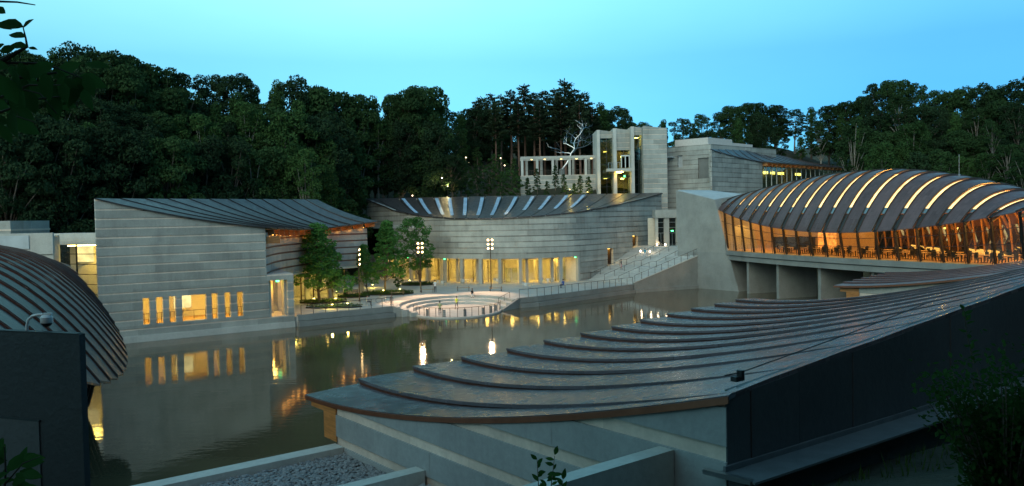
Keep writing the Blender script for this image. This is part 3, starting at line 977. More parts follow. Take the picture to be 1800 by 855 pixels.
for (o, lab) in ((openB[1], 1), (openB[2], 2)):
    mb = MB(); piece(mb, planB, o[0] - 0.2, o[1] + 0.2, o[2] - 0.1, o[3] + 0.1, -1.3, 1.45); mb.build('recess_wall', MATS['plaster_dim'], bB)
    mb = MB(); piece(mb, planB, o[0] - 0.2, o[0] + 0.02, o[2] - 0.1, o[3] + 0.1, -0.44, 1.45); mb.build('recess_side', MATS['bronze'], bB)
    mb = MB(); piece(mb, planB, o[1] - 0.25, o[1] + 0.2, o[2] - 0.1, o[3] + 0.1, -0.44, 1.45); mb.build('recess_side', MATS['bronze'], bB)
    mb = MB(); piece(mb, planB, o[0] + 0.3, o[1] - 0.3, o[3] - 0.06, o[3], -0.5, 1.2); mb.build('recess_lamp', MATS['dim_glow'], bB)
for x in colx:
    s = s_of(planB, x)
    mb = MB(); piece(mb, planB, s - 0.26, s + 0.26, PLZ, 5.05, -0.02, 0.52, step=9); mb.build('column', MATS['concrete'], bB)
# lobby behind the colonnade
planBg = Plan([(-24.5, 147)] + [(p[0] * 0.93 + 0.1, p[1] + 3.2) for p in B_pts[1:7]], True)
lit_glazing(bB, planBg, 0.3, planBg.len - 0.2, PLZ + 0.02, 4.7, 0, 16, 'glass', 'bronze')
mb = MB(); piece(mb, planBg, 0, planBg.len, 4.7, 5.2, 0.05, 0.3); mb.build('lintel', MATS['plaster'], bB)
planBw = Plan([(p[0] * 0.85 + 0.2, p[1] + 9.0) for p in B_pts[1:7]], True)
mb = MB(); piece(mb, planBw, -8, planBw.len + 3, PLZ, 5.1, 0, 0.3); mb.build('lobby_wall', MATS['plaster'], bB)
c0 = [planB.off(lerp(sC0, sC1, i / 14), -0.1) for i in range(15)]
c1 = [planBw.at(lerp(-7, planBw.len + 2, i / 14)) for i in range(15)]
mb = MB().sheet([[(p.x, p.y, 5.06) for p in c0], [(p.x, p.y, 5.06) for p in c1]], -0.2)
mb.build('lobby_ceiling', MATS['plaster'], bB)
mb = MB().sheet([[(p.x, p.y, PLZ + 0.02) for p in c0], [(p.x, p.y, PLZ + 0.02) for p in c1]], 0.01)
mb.build('lobby_floor', MATS['paving_warm'], bB)
mb = MB(); piece(mb, planB, sC1 - 0.1, sC1 + 0.1, PLZ, 5.05, -0.44, 5.5, step=9); mb.build('lobby_wall', MATS['plaster'], bB)
for i in range(12):
    t = lerp(1.2, planBg.len - 1.2, i / 11)
    p = planBg.off(t, -2.4); n = planBg.nrm(t)
    MB().box((p.x, p.y, 5.0), (1.5, 0.5, 0.06), math.atan2(n.y, n.x) + math.pi / 2).build('lobby_lamp', MATS['ceiling_glow'], bB)
    p = planBg.off(t, 1.2)
    MB().box((p.x, p.y, 5.0), (0.5, 0.25, 0.06), math.atan2(n.y, n.x) + math.pi / 2).build('soffit_lamp', MATS['ceiling_glow'], bB)
    if i % 3 != 1:
        p = planBg.off(t + 0.8, -4.2)
        MB().box((p.x, p.y, 3.05), (0.45, 0.45, 3.9), 0.3 * i).build('lobby_pier', MATS['plaster'], bB)
for i in range(11):
    t = lerp(2.0, planBg.len - 1.0, (i + 0.5) / 11)
    p = planBg.off(t, 0.95); n = planBg.nrm(t)
    MB().box((p.x, p.y, 3.05), (0.45, 0.5, 3.9), math.atan2(n.y, n.x) + math.pi / 2).build('inner_column', MATS['concrete'], bB)
for x in (-0.2, 8.6):
    s = s_of(planBg, x * 0.93)
    for k in (-1, 1):
        t = s + k * 0.52
        p = planBg.off(t, 0.07); n = planBg.nrm(t); rz = math.atan2(n.y, n.x) + math.pi / 2
        d = MB().box((p.x, p.y, 2.25), (0.98, 0.06, 2.3), rz).build('door', MATS['glass'], bB)
        for q in (-0.5, 0.5):
            pp = planBg.off(t + q * 0.96, 0.12)
            MB().box((pp.x, pp.y, 2.25), (0.06, 0.06, 2.3), rz).build('door_frame', MATS['steel'], d)
for x in (-11.0, 10.0, -18.0):
    s = s_of(planB, x)
    p = planB.off(s, 0.02)
    MB().box((p.x, p.y, 4.95), (0.3, 0.08, 0.14), 0).build('exit_sign', MATS['exit_glow'], bB)
# roof: ridge is straight, eave follows the curved wall
RB0, RB1 = Vector((-27.3, 150.2, 15.55)), Vector((28.4, 150.2, 15.55))
NB = 17
def ribB(k):
    tx = -26.6 + 3.27 * k
    bx = -25.6 + 3.27 * k if False else None
    return tx
tops = [-27.3, -25.3] + [-21.2 + 3.27 * k for k in range(15)] + [28.4]
bots = [-27.2, -17.5] + [-15.0 + 1.86 * k for k in range(15)] + [28.3]
bots = [-27.2, -17.2, -15.2, -12.9, -10.9, -9.0, -7.1, -5.1, -3.1, -1.2, 0.9, 3.0, 5.2, 7.6, 10.0, 12.6, 15.6, 28.3]
edges = []
for tx, bx in zip(tops, bots):
    s = s_of(planB, bx)
    b = planB.off(s, 0.25)
    edges.append((Vector((tx, 150.2, 15.6)), Vector((b.x, b.y, topB(s) + 0.05))))
for k in range(len(edges) - 1):
    e0, e1 = edges[k], edges[k + 1]
    n = 10
    rows = []; uvs = []
    s0, s1 = s_of(planB, bots[k]), s_of(planB, bots[k + 1])
    nn = max(2, int((s1 - s0) / 1.6))
    g = 0.045 if 0 < k else 0.0
    for j in range(nn + 1):
        w = j / nn
        w2 = lerp(g, 1 - 0.035, w) if k < len(edges) - 2 else lerp(g, 1, w)
        tp = e0[0].lerp(e1[0], w2)
        b = planB.off(lerp(s0, s1, w2), 0.25)
        bt = Vector((b.x, b.y, topB(lerp(s0, s1, w2)) + 0.05))
        row = []; uv = []
        for i in range(n + 1):
            v = i / n
            p = tp.lerp(bt, v); p.z = lerp(tp.z, bt.z, concave(v))
            row.append(p); uv.append((v * 25, w2 * 3))
        rows.append(row); uvs.append(uv)
    mb = MB().sheet(rows, 0.16, 0, None, uvs)
    mb.build('roof_strip', MATS['copper_roof'], bB, True)
def fan_bar(e, v0, v1, w0, w1, dz, thick, matn, name, dz1=None):
    rows = []
    L = []; Rr = []
    for i in range(9):
        v = lerp(v0, v1, i / 8)
        p = e[0].lerp(e[1], v); p.z = lerp(e[0].z, e[1].z, concave(v)) + (dz if dz1 is None else lerp(dz1, dz, i / 8))
        d = (e[1] - e[0]); side = Vector((d.y, -d.x, 0)).normalized()
        w = lerp(w0, w1, v)
        L.append(p - side * w); Rr.append(p + side * w)
    MB().sheet([L, Rr], thick).build(name, MATS[matn], bB)
for k in range(1, len(edges) - 1):
    e = edges[k]
    fan_bar(e, 0.10, 0.97, 0.09, 0.08, 0.04, 0.3, 'copper_dark', 'roof_joint')
    if 2 <= k <= 13:
        d = e[1] - e[0]; side = Vector((d.y, -d.x, 0)).normalized()
        off = side * (0.42 if k >= 6 else -0.42)
        if k == 5: off = side * 0.3
        fan_bar((e[0] + off, e[1] + off * 0.7), 0.14, 0.80 if k < 10 else 0.6, 0.32, 0.28, 0.05, 0.05, 'sky_painted_glass', 'skylight', 0.5)
# glass corner and soffit below the left end of the roof
mb = MB(); piece(mb, planB, 0.0, s_of(planB, -20.8), 5.1, 10.0, 0.04, -0.01, step=2); mb.build('clerestory_glass', MATS['dark_glass'], bB)
mb = MB(); piece(mb, planB, 0.0, s_of(planB, -16.2), 10.0, 10.55, 0.12, 0.1, step=2); mb.build('clerestory_lintel', MATS['white_metal'], bB)
# back wall so the ridge does not stand on nothing
MB().prism([(-27, 150.1), (28.3, 150.1), (28.3, 150.5), (-27, 150.5)], 0, 15.45).build('back_wall', MATS['concrete'], bB)

# ------------------------------------------------------------------ stairs to the upper landing
st_u = Vector((0.894, 0.447)); st_v = Vector((-0.447, 0.894))
st0 = Vector((18.0, 117.6))
def stp(s, v):
    p = st0 + st_u * s + st_v * v
    return (p.x, p.y)
stairs = thing('grand_stairs', 'wide pale stone stairs rising from the plaza to the upper doors', 'stairs', (st0.x, st0.y, 0))
NS, RUN = 30, 15.0
def wid(s):
    return 13.2 + 0.62 * s
for i in range(NS):
    s0, s1 = RUN * i / NS, RUN * (i + 1) / NS
    z = PLZ + (6.0 - PLZ) * (i + 1) / NS
    if i in (12, 13, 14): z = PLZ + (6.0 - PLZ) * 13 / NS
    if i == 29: s1 = 15.6
    mb = MB().prism([stp(s0, 0.1), stp(s1, 0.1), stp(s1, wid(s0) + 0.01 * i), stp(s0, wid(s0) + 0.01 * i)], -1.0 + 0.01 * i, z)
    mb.build('step', MATS['paving_light'], stairs)
MB().prism([stp(15.6, 0.1), stp(27, 0.1), stp(27, 30), stp(15.6, 24)], -1.0, 6.0).build('landing', MATS['paving_light'], stairs)
# parapet on the water side
pw = [stp(-0.2, -0.2), stp(12.2, -0.2), stp(12.2, 0.12), stp(-0.2, 0.12)]
MB().prism([stp(-0.2, -0.25), stp(12.4, -0.25), stp(12.4, 0.1), stp(-0.2, 0.1)], -1.4, [PLZ + 0.35, 5.15, 5.15, PLZ + 0.35]).build('side_wall', MATS['concrete_smooth'], stairs)
MB().prism([stp(-0.2, -0.55), stp(12.4, -0.55), stp(12.4, -0.25), stp(-0.2, -0.25)], -1.4, 0.5).build('ledge', MATS['concrete_smooth'], stairs)
mb = MB()
for s in (0.0,):
    mb.bar((*stp(-0.2, -0.07), PLZ + 0.40), (*stp(12.4, -0.07), 5.20), 0.46, 0.1)
mb.build('coping', MATS['concrete_light'], stairs)
# glazed link with doors on the landing
bL = thing('door_link', 'small concrete frame with glass doors at the top of the stairs', 'building', (27, 140, 6))
yl = 138.5
def lx(px): return at_y(px, 400, yl).x
MB().prism([(lx(1152), yl), (lx(1197), yl), (lx(1197), yl + 3), (lx(1152), yl + 3)], 10.9, 12.3).build('lintel', MATS['concrete'], bL)
for px, w in ((1155, 0.5), (1172.5, 0.9), (1192, 0.6)):
    MB().box((lx(px), yl + 0.6, 8.4), (w, 0.6, 5.0)).build('pier', MATS['concrete'], bL)
for a, b in ((1157, 1169), (1177, 1189)):
    x0, x1 = lx(a), lx(b)
    MB().box(((x0 + x1) / 2, yl + 0.9, 8.4), (x1 - x0, 0.04, 4.9)).build('pane', MATS['dark_glass'], bL)
    for z in (8.25, 9.2, 10.1):
        MB().box(((x0 + x1) / 2, yl + 0.84, z), (x1 - x0, 0.08, 0.09)).build('glazing_rail', MATS['steel'], bL)
    for x in (x0, (x0 + x1) / 2, x1):
        MB().box((x, yl + 0.82, 7.15), (0.08, 0.1, 2.2)).build('door_frame', MATS['steel'], bL)
MB().box((lx(1183), yl + 0.7, 8.6), (0.42, 0.1, 0.2)).build('exit_sign', MATS['exit_glow'], bL)
MB().box((lx(1175), yl + 3.4, 8.4), (6, 0.2, 5)).build('room_wall', MATS['plaster'], bL)
MB().box((lx(1183), yl + 2.2, 9.0), (0.8, 0.4, 0.08)).build('ceiling_lamp', MATS['dim_glow'], bL)

# ------------------------------------------------------------------ abutments of the right bridge
ab = thing('bridge_abutment', 'battered concrete abutment block at the far end of the lit bridge', 'abutment', (30, 122, 0))
b1, b2, b3, b4 = Vector((33.2, 115.6)), Vector((26.3, 126.0)), Vector((33.5, 131.5)), Vector((38.6, 119.6))
t1, t2, t3, t4 = Vector((30.6, 119.8)), Vector((26.1, 126.3)), Vector((32.5, 131.0)), Vector((36.5, 124.0))
def loft(lo, hi, z0, zs):
    mb = MB()
    n = len(lo)
    mb.v += [(p.x, p.y, z0) for p in lo] + [(p.x, p.y, z) for p, z in zip(hi, zs)]
    for i in range(n):
        j = (i + 1) % n
        mb.f.append((i, n + i, n + j, j)); mb.m.append(0)
    mb.f.append(tuple(range(n))); mb.m.append(0)
    mb.f.append(tuple(range(2 * n - 1, n - 1, -1))); mb.m.append(0)
    return mb
zm = 5.6
def mid(a, b, z, zt): return a.lerp(b, (z + 1.5) / (zt + 1.5))
lo = [b1, b2, b3, b4]; hi = [t1, t2, t3, t4]; zs = [13.5, 15.2, 15.2, 14.3]
loft(lo, [mid(a, b, zm, z) for a, b, z in zip(lo, hi, zs)], -1.5, [zm] * 4).build('lower_block', MATS['concrete_smooth'], ab)
def grow(pts, k):
    c = sum(pts, Vector((0, 0))) / len(pts)
    return [c + (p - c) * k for p in pts]
m4 = grow([mid(a, b, zm, z) for a, b, z in zip(lo, hi, zs)], 0.997)
loft(m4, hi, zm + 0.001, zs).build('upper_block', MATS['concrete_smooth2'], ab)
fo = grow(lo, 1.03)
loft(fo, grow([mid(a, b, 1.4, z) for a, b, z in zip(lo, hi, zs)], 1.015), -1.5, [1.4] * 4).build('foot', MATS['concrete_smooth'], ab)
tt = grow(hi, 0.94)
loft(tt, tt, 13.4, [z + 0.1 for z in zs]).build('roof_surface', MATS['roof_membrane'], ab)
ab2 = thing('bridge_abutment', 'battered concrete abutment at the near right end of the lit bridge', 'abutment', (51, 70, 0))
e_ax = Vector((0.317, -0.948)); e_l = Vector((-0.948, -0.317))
n0 = Vector((48.2, 70.0))
lo2 = [n0 - e_ax * 3.0 - e_l * -1.2, n0 + e_ax * 8 - e_l * -1.5, n0 + e_ax * 8 + e_l * -13, n0 - e_ax * 3.0 + e_l * -13]
hi2 = [n0 + e_ax * 0.8 - e_l * 0.2, n0 + e_ax * 8 - e_l * 0.2, n0 + e_ax * 8 + e_l * -12, n0 + e_ax * 0.8 + e_l * -12]
loft(lo2, hi2, -1.5, [11.6, 12.5, 12.5, 11.6]).build('block', MATS['concrete_smooth'], ab2)

# ------------------------------------------------------------------ copper-roofed bridges
def bridge(obj, far, near, wfun, zefun, zcfun, nstrip, lit, gapw, matn, gapmat, qn=18, power=2.3, skip=0, thick=0.1, lift=0.0):
    far, near = Vector(far), Vector(near)
    e = (near - far).normalized()
    l = Vector((e.y, -e.x))      # to the camera side for the right bridge
    L = (near - far).length
    def pt(t, q, dz=0.0):
        w = wfun(t)
        c = far + e * (t * L) + l * (-q * w)
        ze, zc = zefun(t), zcfun(t)
        z = ze + (zc - ze) * (1 - abs(q) ** power)
        return Vector((c.x, c.y, z + dz))
    g = gapw / L / 2
    for k in range(nstrip):
        t0, t1 = k / nstrip + (g if k else 0), (k + 1) / nstrip - (g if k < nstrip - 1 else 0)
        rows, uvs = [], []
        for t in (t0, (t0 + t1) / 2, t1):
            lf = lift * (t1 - t) / (t1 - t0) if lift > 0 else -lift * (t - t0) / (t1 - t0)
            rows.append([pt(t, lerp(-1, 1, i / qn), lf) for i in range(qn + 1)])
            uvs.append([(lerp(-1, 1, i / qn) * 12, t * L) for i in range(qn + 1)])
        mb = MB().sheet(rows, thick, 0, None, uvs)
        # raised edges
        mb.build('roof_strip', MATS[matn], obj, True)
        if lit:
            for t in (t0, t1):
                MB().tube([pt(t, lerp(-1, 0.6, i / 14), 0.05) for i in range(15)], 0.06, 4).build('strip_edge', MATS['bronze'], obj)
    return pt, e, l, L

brR = thing('lit_bridge', 'lit restaurant bridge with domed copper roof and glowing skylight slots', 'bridge', (45, 98, 0))
RF, RN = (36.3, 124.9), (53.7, 72.9)
wR = lambda t: 6.0 + 2.8 * (1 - (2 * t - 1) ** 2)
zeR = lambda t: 9.0 + 13.0 * (t - 0.55) ** 2
zcR = lambda t: max(16.4 - 11.0 * (t - 0.48) ** 2 - 9.5 * max(0.0, t - 0.55) ** 1.5, zeR(t) + 0.9)
NR = 21
ptR, eR, lR, LR = bridge(brR, RF, RN, wR, zeR, zcR, NR, True, 0.62, 'copper_warm', None)
for k in range(1, NR):
    t = k / NR
    g = 0.28 / LR
    def slot(q0, q1, matn, name, dz):
        n = 10
        MB().sheet([[ptR(t - g, lerp(q0, q1, i / n), dz) for i in range(n + 1)], [ptR(t + g, lerp(q0, q1, i / n), dz) for i in range(n + 1)]], 0.03).build(name, MATS[matn], brR)
    slot(-1.0, -0.86, 'copper_dark', 'slot_cover', -0.10)
    slot(-0.855, -0.80, 'steel', 'slot_rail', -0.06)
    hi_q = -0.06 if 3 < k < 19 else -0.3
    if k > 2: slot(-0.795, hi_q, 'skylight_glow', 'lit_skylight', -0.12)
    slot(hi_q + 0.005 if k > 2 else -0.795, 0.95, 'dark_glass', 'slot_pane', -0.10)
    # laminated arch inside
    MB().tube([ptR(t, lerp(-0.97, 0.97, i / 16), -0.55) for i in range(17)], 0.17, 4).build('arch', MATS['glulam'], brR)
# deck, edge beam, piers
def deckR(t, side, inset, z):
    w = wR(t) - inset
    c = Vector(RF) + eR * (t * LR) + lR * (side * w)
    return (c.x, c.y, z)
nd = 21
mb = MB().sheet([[deckR(i / nd, 1, 0.6, 6.02) for i in range(nd + 1)], [deckR(i / nd, -1, 0.6, 6.02) for i in range(nd + 1)]], 0.35)
mb.build('floor', MATS['wood_floor'], brR)
mb = MB().sheet([[deckR(i / nd, 1, 0.35, 5.95) for i in range(nd + 1)], [deckR(i / nd, 1, 0.7, 5.95) for i in range(nd + 1)]], 0.62)
mb.build('edge_beam', MATS['concrete_smooth'], brR)
mb = MB().sheet([[deckR(i / nd, 1, 0.75, 5.33) for i in range(nd + 1)], [deckR(i / nd, -1, 0.75, 5.33) for i in range(nd + 1)]], 0.1)
mb.build('deck_joint', MATS['concrete_dark'], brR)
mb = MB().sheet([[deckR(i / nd, 1, 0.55, 5.22) for i in range(nd + 1)], [deckR(i / nd, -1, 0.55, 5.22) for i in range(nd + 1)]], 0.62)
mb.build('deck_slab', MATS['concrete_smooth'], brR)
for t in (0.19, 0.33, 0.485, 0.64, 0.79):
    a = deckR(t, 1, 1.2, 0); b = deckR(t, -1, 1.2, 0)
    mb = MB().bar((a[0], a[1], 1.55), (lerp(a[0], b[0], 0.42), lerp(a[1], b[1], 0.42), 1.55), 0.5, 6.1)
    mb.build('pier', MATS['concrete_smooth'], brR)
    mb = MB().bar((lerp(a[0], b[0], 0.55), lerp(a[1], b[1], 0.55), 1.55), (lerp(a[0], b[0], 0.75), lerp(a[1], b[1], 0.75), 1.55), 1.6, 6.1)
    mb.build('pier', MATS['concrete_smooth'], brR)
# curtain wall on the water side and a plainer one behind
for side, step_, gm in ((1, 1, 'glass_rest'), (-1, 2, 'glass_mirror')):
    for k in range(0, NR, step_):
        ta, tb_ = (k + 0.02) / NR, min(1, (k + step_ - 0.02) / NR)
        a, b = deckR(ta, side, 0.75, 6.0), deckR(tb_, side, 0.75, 6.0)
        c = ptR(tb_, -side * 0.98, -0.12); d = ptR(ta, -side * 0.98, -0.12)
        MB().sheet([[a, b], [tuple(d), tuple(c)]], 0.02, 0, (lR.x * -side, lR.y * -side, 0)).build('pane', MATS[gm], brR)
    for k in range(0, NR + 1, step_):
        t = k / NR
        a = Vector(deckR(t, side, 0.70, 6.0)); c = ptR(t, -side * 0.985, -0.1)
        MB().bar(a, c, 0.12, 0.26).build('mullion', MATS['dark_metal'], brR)
        if side == 1:
            a2 = Vector(deckR(t, side, 0.32, 6.0)); MB().bar(a2, c + Vector((lR.x, lR.y, 0)) * 0.12, 0.05, 0.05).build('mullion_rod', MATS['dark_metal'], brR)
    for f_ in (0.42, 0.72):
        pts = []
        for i in range(nd + 1):
            t = i / nd
            a = Vector(deckR(t, side, 0.70, 6.0)); c = ptR(t, -side * 0.985, -0.1)
            pts.append(a.lerp(c, f_))
        MB().tube(pts, 0.035, 4).build('glazing_rail', MATS['dark_metal'], brR)
# end wall inside, the lit picture and the cedar lining
for k, (t, q0, q1) in enumerate(((0.03, -0.8, 0.8), (0.955, -0.9, 0.9))):
    a, b = ptR(t, q0), ptR(t, q1)
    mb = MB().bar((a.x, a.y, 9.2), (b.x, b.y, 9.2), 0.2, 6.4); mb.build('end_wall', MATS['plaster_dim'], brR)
a, b = ptR(0.26, 0.30), ptR(0.26, 0.68)
MB().bar((a.x, a.y, 8.0), (b.x, b.y, 8.0), 0.1, 3.6).build('lit_picture', MATS['art_glow'], brR)
MB().bar((ptR(0.12, 0.1).x, ptR(0.12, 0.1).y, 7.0), (ptR(0.2, 0.6).x, ptR(0.2, 0.6).y, 7.0), 0.5, 1.6).build('counter', MATS['dark_metal'], brR)
mb = MB(); w_ = [ptR(lerp(0.03, 0.38, i / 6), 0.72) for i in range(7)]
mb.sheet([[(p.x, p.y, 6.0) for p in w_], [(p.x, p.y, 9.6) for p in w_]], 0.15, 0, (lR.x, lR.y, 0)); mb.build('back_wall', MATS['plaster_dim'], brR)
# slatted screen behind the diners
for k in range(26):
    t = 0.36 + 0.58 * k / 25
    MB().tube([ptR(t, lerp(0.93, 0.35, i / 8), -0.95 if i else -0.4) if i else Vector((ptR(t, 0.93).x, ptR(t, 0.93).y, 6.1)) for i in range(9)], 0.11, 4).build('screen_slat', MATS['glulam'], brR)
for k in range(8):
    t = 0.08 + 0.84 * k / 7
    p = ptR(t, 0.1, -1.6)
    o = point_light(brR, p, 420 if t < 0.5 else 800, AMBER, 0.5)
    p2 = ptR(t, -0.35); p2.z = 9.6
    o = point_light(brR, p2, 75, (1.0, 0.52, 0.10), 3.0, 'AREA')
    p = ptR(t, -0.45, -1.7)
    MB().lathe([(0.05, 0), (0.16, -0.1), (0.16, -0.22), (0.05, -0.3)], p, 8).build('pendant_lamp', MATS['dim_glow'], brR)
pm = thing('lightning_mast', 'thin grey mast standing on the crest of the lit bridge roof', 'mast', ptR(0.72, 0.05))
MB().tube([ptR(0.72, 0.05, -0.1), ptR(0.72, 0.05, 2.3)], [0.05, 0.03], 6).build('pole', MATS['steel'], pm)
MB().lathe([(0.18, 0), (0.18, 0.12), (0.05, 0.2)], ptR(0.72, 0.05, -0.05), 8).build('base', MATS['steel'], pm)

# tables and chairs along the glass
def chair_mesh():
    mb = MB().box((0, 0, 0.45), (0.44, 0.44, 0.06)).box((0, 0.2, 0.75), (0.44, 0.05, 0.5))
    for x in (-0.19, 0.19):
        for y in (-0.19, 0.19): mb.box((x, y, 0.21), (0.04, 0.04, 0.42))
    return mb.mesh('chair', MATS['dark_metal'])
def table_mesh():
    mb = MB().box((0, 0, 0.74), (0.95, 0.95, 0.05), 0, 1).box((0, 0, 0.37), (0.09, 0.09, 0.7)).lathe([(0.28, 0), (0.28, 0.03), (0.06, 0.06)], (0, 0, 0), 10)
    return mb.mesh('dining_table', [MATS['dark_metal'], MATS['table_top']])
CH, TB = chair_mesh(), table_mesh()
rnd = random.Random(5)
for k in range(15):
    for row, q in ((0, -0.62), (1, -0.2)):
        t = 0.30 + 0.64 * (k + 0.5 * row) / 15
        p = ptR(t, q + rnd.uniform(-0.04, 0.04)); p.z = 6.02
        rz = math.atan2(eR.y, eR.x) + rnd.uniform(-0.15, 0.15)
        o = link('dining_table', TB, None, p, rz)
        tag(o, 'square dining table on the lit bridge, ' + ('in the row along the glass' if row == 0 else 'in the second row from the glass'), 'table', 'dining tables on the lit bridge')
        o['label'] = 'square dining table on the lit bridge, ' + ORD[k] + (' along the glass' if row == 0 else ' in the second row') + ' from the far abutment'
        for j, a in enumerate((0, math.pi / 2, math.pi, -math.pi / 2)):
            if rnd.random() < 0.12 or (row == 1 and j % 2): continue
            c = p + Vector((math.sin(rz + a) * -0.75, math.cos(rz + a) * 0.75, 0))
            o = link('dining_chair', CH, None, c, rz + a + rnd.uniform(-0.2, 0.2))
            tag(o, 'dark dining chair on the lit bridge, ' + ('at a table along the glass' if row == 0 else 'at a table in the second row'), 'chair', 'dining chairs on the lit bridge')
            o['label'] = 'dark chair at the ' + ORD[k] + (' glass-side' if row == 0 else ' second-row') + ' table from the far abutment, ' + ('inner side', 'far side', 'water side', 'near side')[j]

# left bridge
brL = thing('copper_bridge', 'dark domed copper bridge roof with curving ribs at the left edge', 'bridge', (-29, 39, 0))
GF, GN = (-38.5, 63.0), (-20.5, 14.6)
wL = lambda t: 3.0 + 6.3 * (1 - (2 * t - 1) ** 2)
zeL = lambda t: 3.5 + 24.0 * (t - 0.45) ** 2
zcL = lambda t: 10.55 - 8.0 * (t - 0.45) ** 2
NL = 26
ptL, eL, lL, LL = bridge(brL, GF, GN, wL, zeL, zcL, NL, False, 0.0, 'copper_roof', None, 24, 2.2, lift=-0.17)
for k in range(1, NL):
    t = k / NL
    n = 16
    MB().sheet([[ptL(t - 0.0008, lerp(-1, 1, i / n), -0.12) for i in range(n + 1)], [ptL(t - 0.0008, lerp(-1, 1, i / n), 0.17 - 0.10) for i in range(n + 1)]], 0.05, 0, (-eL.x, -eL.y, 0)).build('roof_riser', MATS['copper_red'], brL)
    a = ptL(t, 0.985, -0.2); b = Vector((a.x + lL.x * 0.0, a.y, a.z))
    c = Vector(GF) + eL * (t * LL) - lL * (wL(t) - 2.2)
    MB().bar(Vector((c.x, c.y, 1.2)), ptL(t, 0.88, -0.2), 0.12, 0.3).build('mullion', MATS['dark_metal'], brL)
    MB().bar(ptL(t, 0.8, -0.3), ptL(t, 0.985, -0.22), 0.15, 0.3).build('rafter_end', MATS['bronze'], brL)
def deckL(t, side, inset, z):
    c = Vector(GF) + eL * (t * LL) - lL * (side * (wL(t) - inset))
    return (c.x, c.y, z)
mb = MB().sheet([[deckL(i / 24, 1, 2.3, 1.2) for i in range(25)], [deckL(i / 24, -1, 2.3, 1.2) for i in range(25)]], 2.4)
mb.build('base_wall', MATS['concrete_smooth'], brL)
mb = MB().sheet([[deckL(i / 24, 1, 2.4, 1.25) for i in range(25)], [tuple(ptL(i / 24, 0.86, -0.25)) for i in range(25)]], 0.03, 0, (lL.x, lL.y, 0))
mb.build('glass_wall', MATS['dark_glass'], brL)
# ------------------------------------------------------------------ tower on the hill, in four staggered bays
tw = thing('lookout_tower', 'tall concrete tower of staggered slabs with glazed bays on the hill', 'tower', (20, 158, 14))
bays = [(1050, 1079, 228.5, 159.6), (1079, 1110, 225.5, 158.2), (1110, 1131.5, 222.5, 156.8), (1131.5, 1173, 221, 155.2)]
def X(px, y): return at_y(px, 300, y).x
def Z(px, py, y): return at_y(px, py, y).z
for i, (a, b, top, y) in enumerate(bays):
    x0, x1, zt = X(a, y), X(b, y), Z((a + b) / 2, top, y)
    if i == 3:
        pl = Plan([(x0, y), (x1, y)])
        course_wall(tw, pl, 10.0, zt, lambda s, z=zt, L=x1 - x0: z - 0.12 * s, (), 0.95, 0.12, zt - 0.7, 0.5, 3.0, 'concrete', 'concrete_band', seed=21)
        MB().prism([(x0, y + 0.5), (x1, y + 0.5), (x1, y + 9), (x0, y + 9)], 10, zt - 0.7).build('core', MATS['concrete'], tw)
        course_wall(tw, Plan([(x0, y + 5), (x0, y + 0.02)]), 10.0, zt - 0.1, None, (), 0.95, 0.12, zt - 0.7, 0.3, 3.0, 'concrete', 'concrete_band', seed=22)
        continue
    fin = 0.62
    MB().prism([(x0, y), (x0 + fin, y), (x0 + fin, y + 8), (x0, y + 8)], 10, zt).build('fin', MATS['concrete_light'], tw)
    zg = Z((a + b) / 2, (243, 264, 237.5)[i], y)
    pl = Plan([(x0 + fin, y + 0.35), (x1, y + 0.35)])
    course_wall(tw, pl, zg, zt, lambda s, z=zt: z - 0.14 * s, (), 0.95, 0.10, zt - 0.9, 0.4, 3.0, 'concrete', 'concrete_band', seed=30 + i)
    lit_glazing(tw, pl, 0.02, pl.len - 0.02, 10.2, zg, -0.3, 2, 'glass_green', 'dark_metal', [zg - 1.5 * k - 0.7 for k in range(7)], 0.08)
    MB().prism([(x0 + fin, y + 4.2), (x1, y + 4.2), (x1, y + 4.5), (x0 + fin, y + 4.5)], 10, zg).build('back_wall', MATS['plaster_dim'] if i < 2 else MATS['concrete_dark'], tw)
    for zf in ((19.3, 14.4) if i < 2 else (24.5,)):
        MB().prism([(x0 + fin, y + 0.8), (x1, y + 0.8), (x1, y + 4.2), (x0 + fin, y + 4.2)], zf - 0.25, zf).build('floor', MATS['concrete_light'], tw)
    for zf in ((24.4, 19.0) if i == 0 else ((23.2, 18.8) if i == 1 else (26.8,))):
        MB().box(((x0 + x1) / 2 + 0.2, y + 2.0, zf), (0.7, 0.5, 0.1)).build('ceiling_lamp', MATS['ceiling_glow'] if i else MATS['dim_glow'], tw)
# balcony with bright door frame on the second bay
y = 158.2
MB().prism([(X(1066, y), y - 1.5), (X(1111, y), y - 1.2), (X(1111, y), y + 0.8), (X(1066, y), y + 0.8)], Z(1090, 302, y), Z(1090, 297, y)).build('balcony_slab', MATS['concrete_light'], tw)
df = MB()
for px in (1092.5, 1099.5, 1106.5): df.box((X(px, y), y + 0.02, (Z(px, 273, y) + Z(px, 295, y)) / 2), (0.18, 0.12, Z(px, 273, y) - Z(px, 295, y)))
df.box((X(1099.5, y), y + 0.02, Z(1099, 274, y)), (X(1107, y) - X(1092, y), 0.11, 0.25))
df.build('door_frame', MATS['white_metal'], tw)
MB().box((X(1099.5, y), y + 0.12, (Z(1099, 275, y) + Z(1099, 295, y)) / 2), (X(1106, y) - X(1093, y), 0.04, 2.2)).build('door_pane', MATS['dark_glass'], tw)
rl = MB()
for px in range(1068, 1092, 5): rl.box((X(px, y), y - 1.4, Z(px, 292, y)), (0.06, 0.06, 1.05))
rl.bar((X(1067, y), y - 1.4, Z(1080, 287.2, y)), (X(1091, y), y - 1.4, Z(1080, 287.2, y)), 0.06, 0.06)
rl.build('balcony_rail', MATS['steel'], tw)
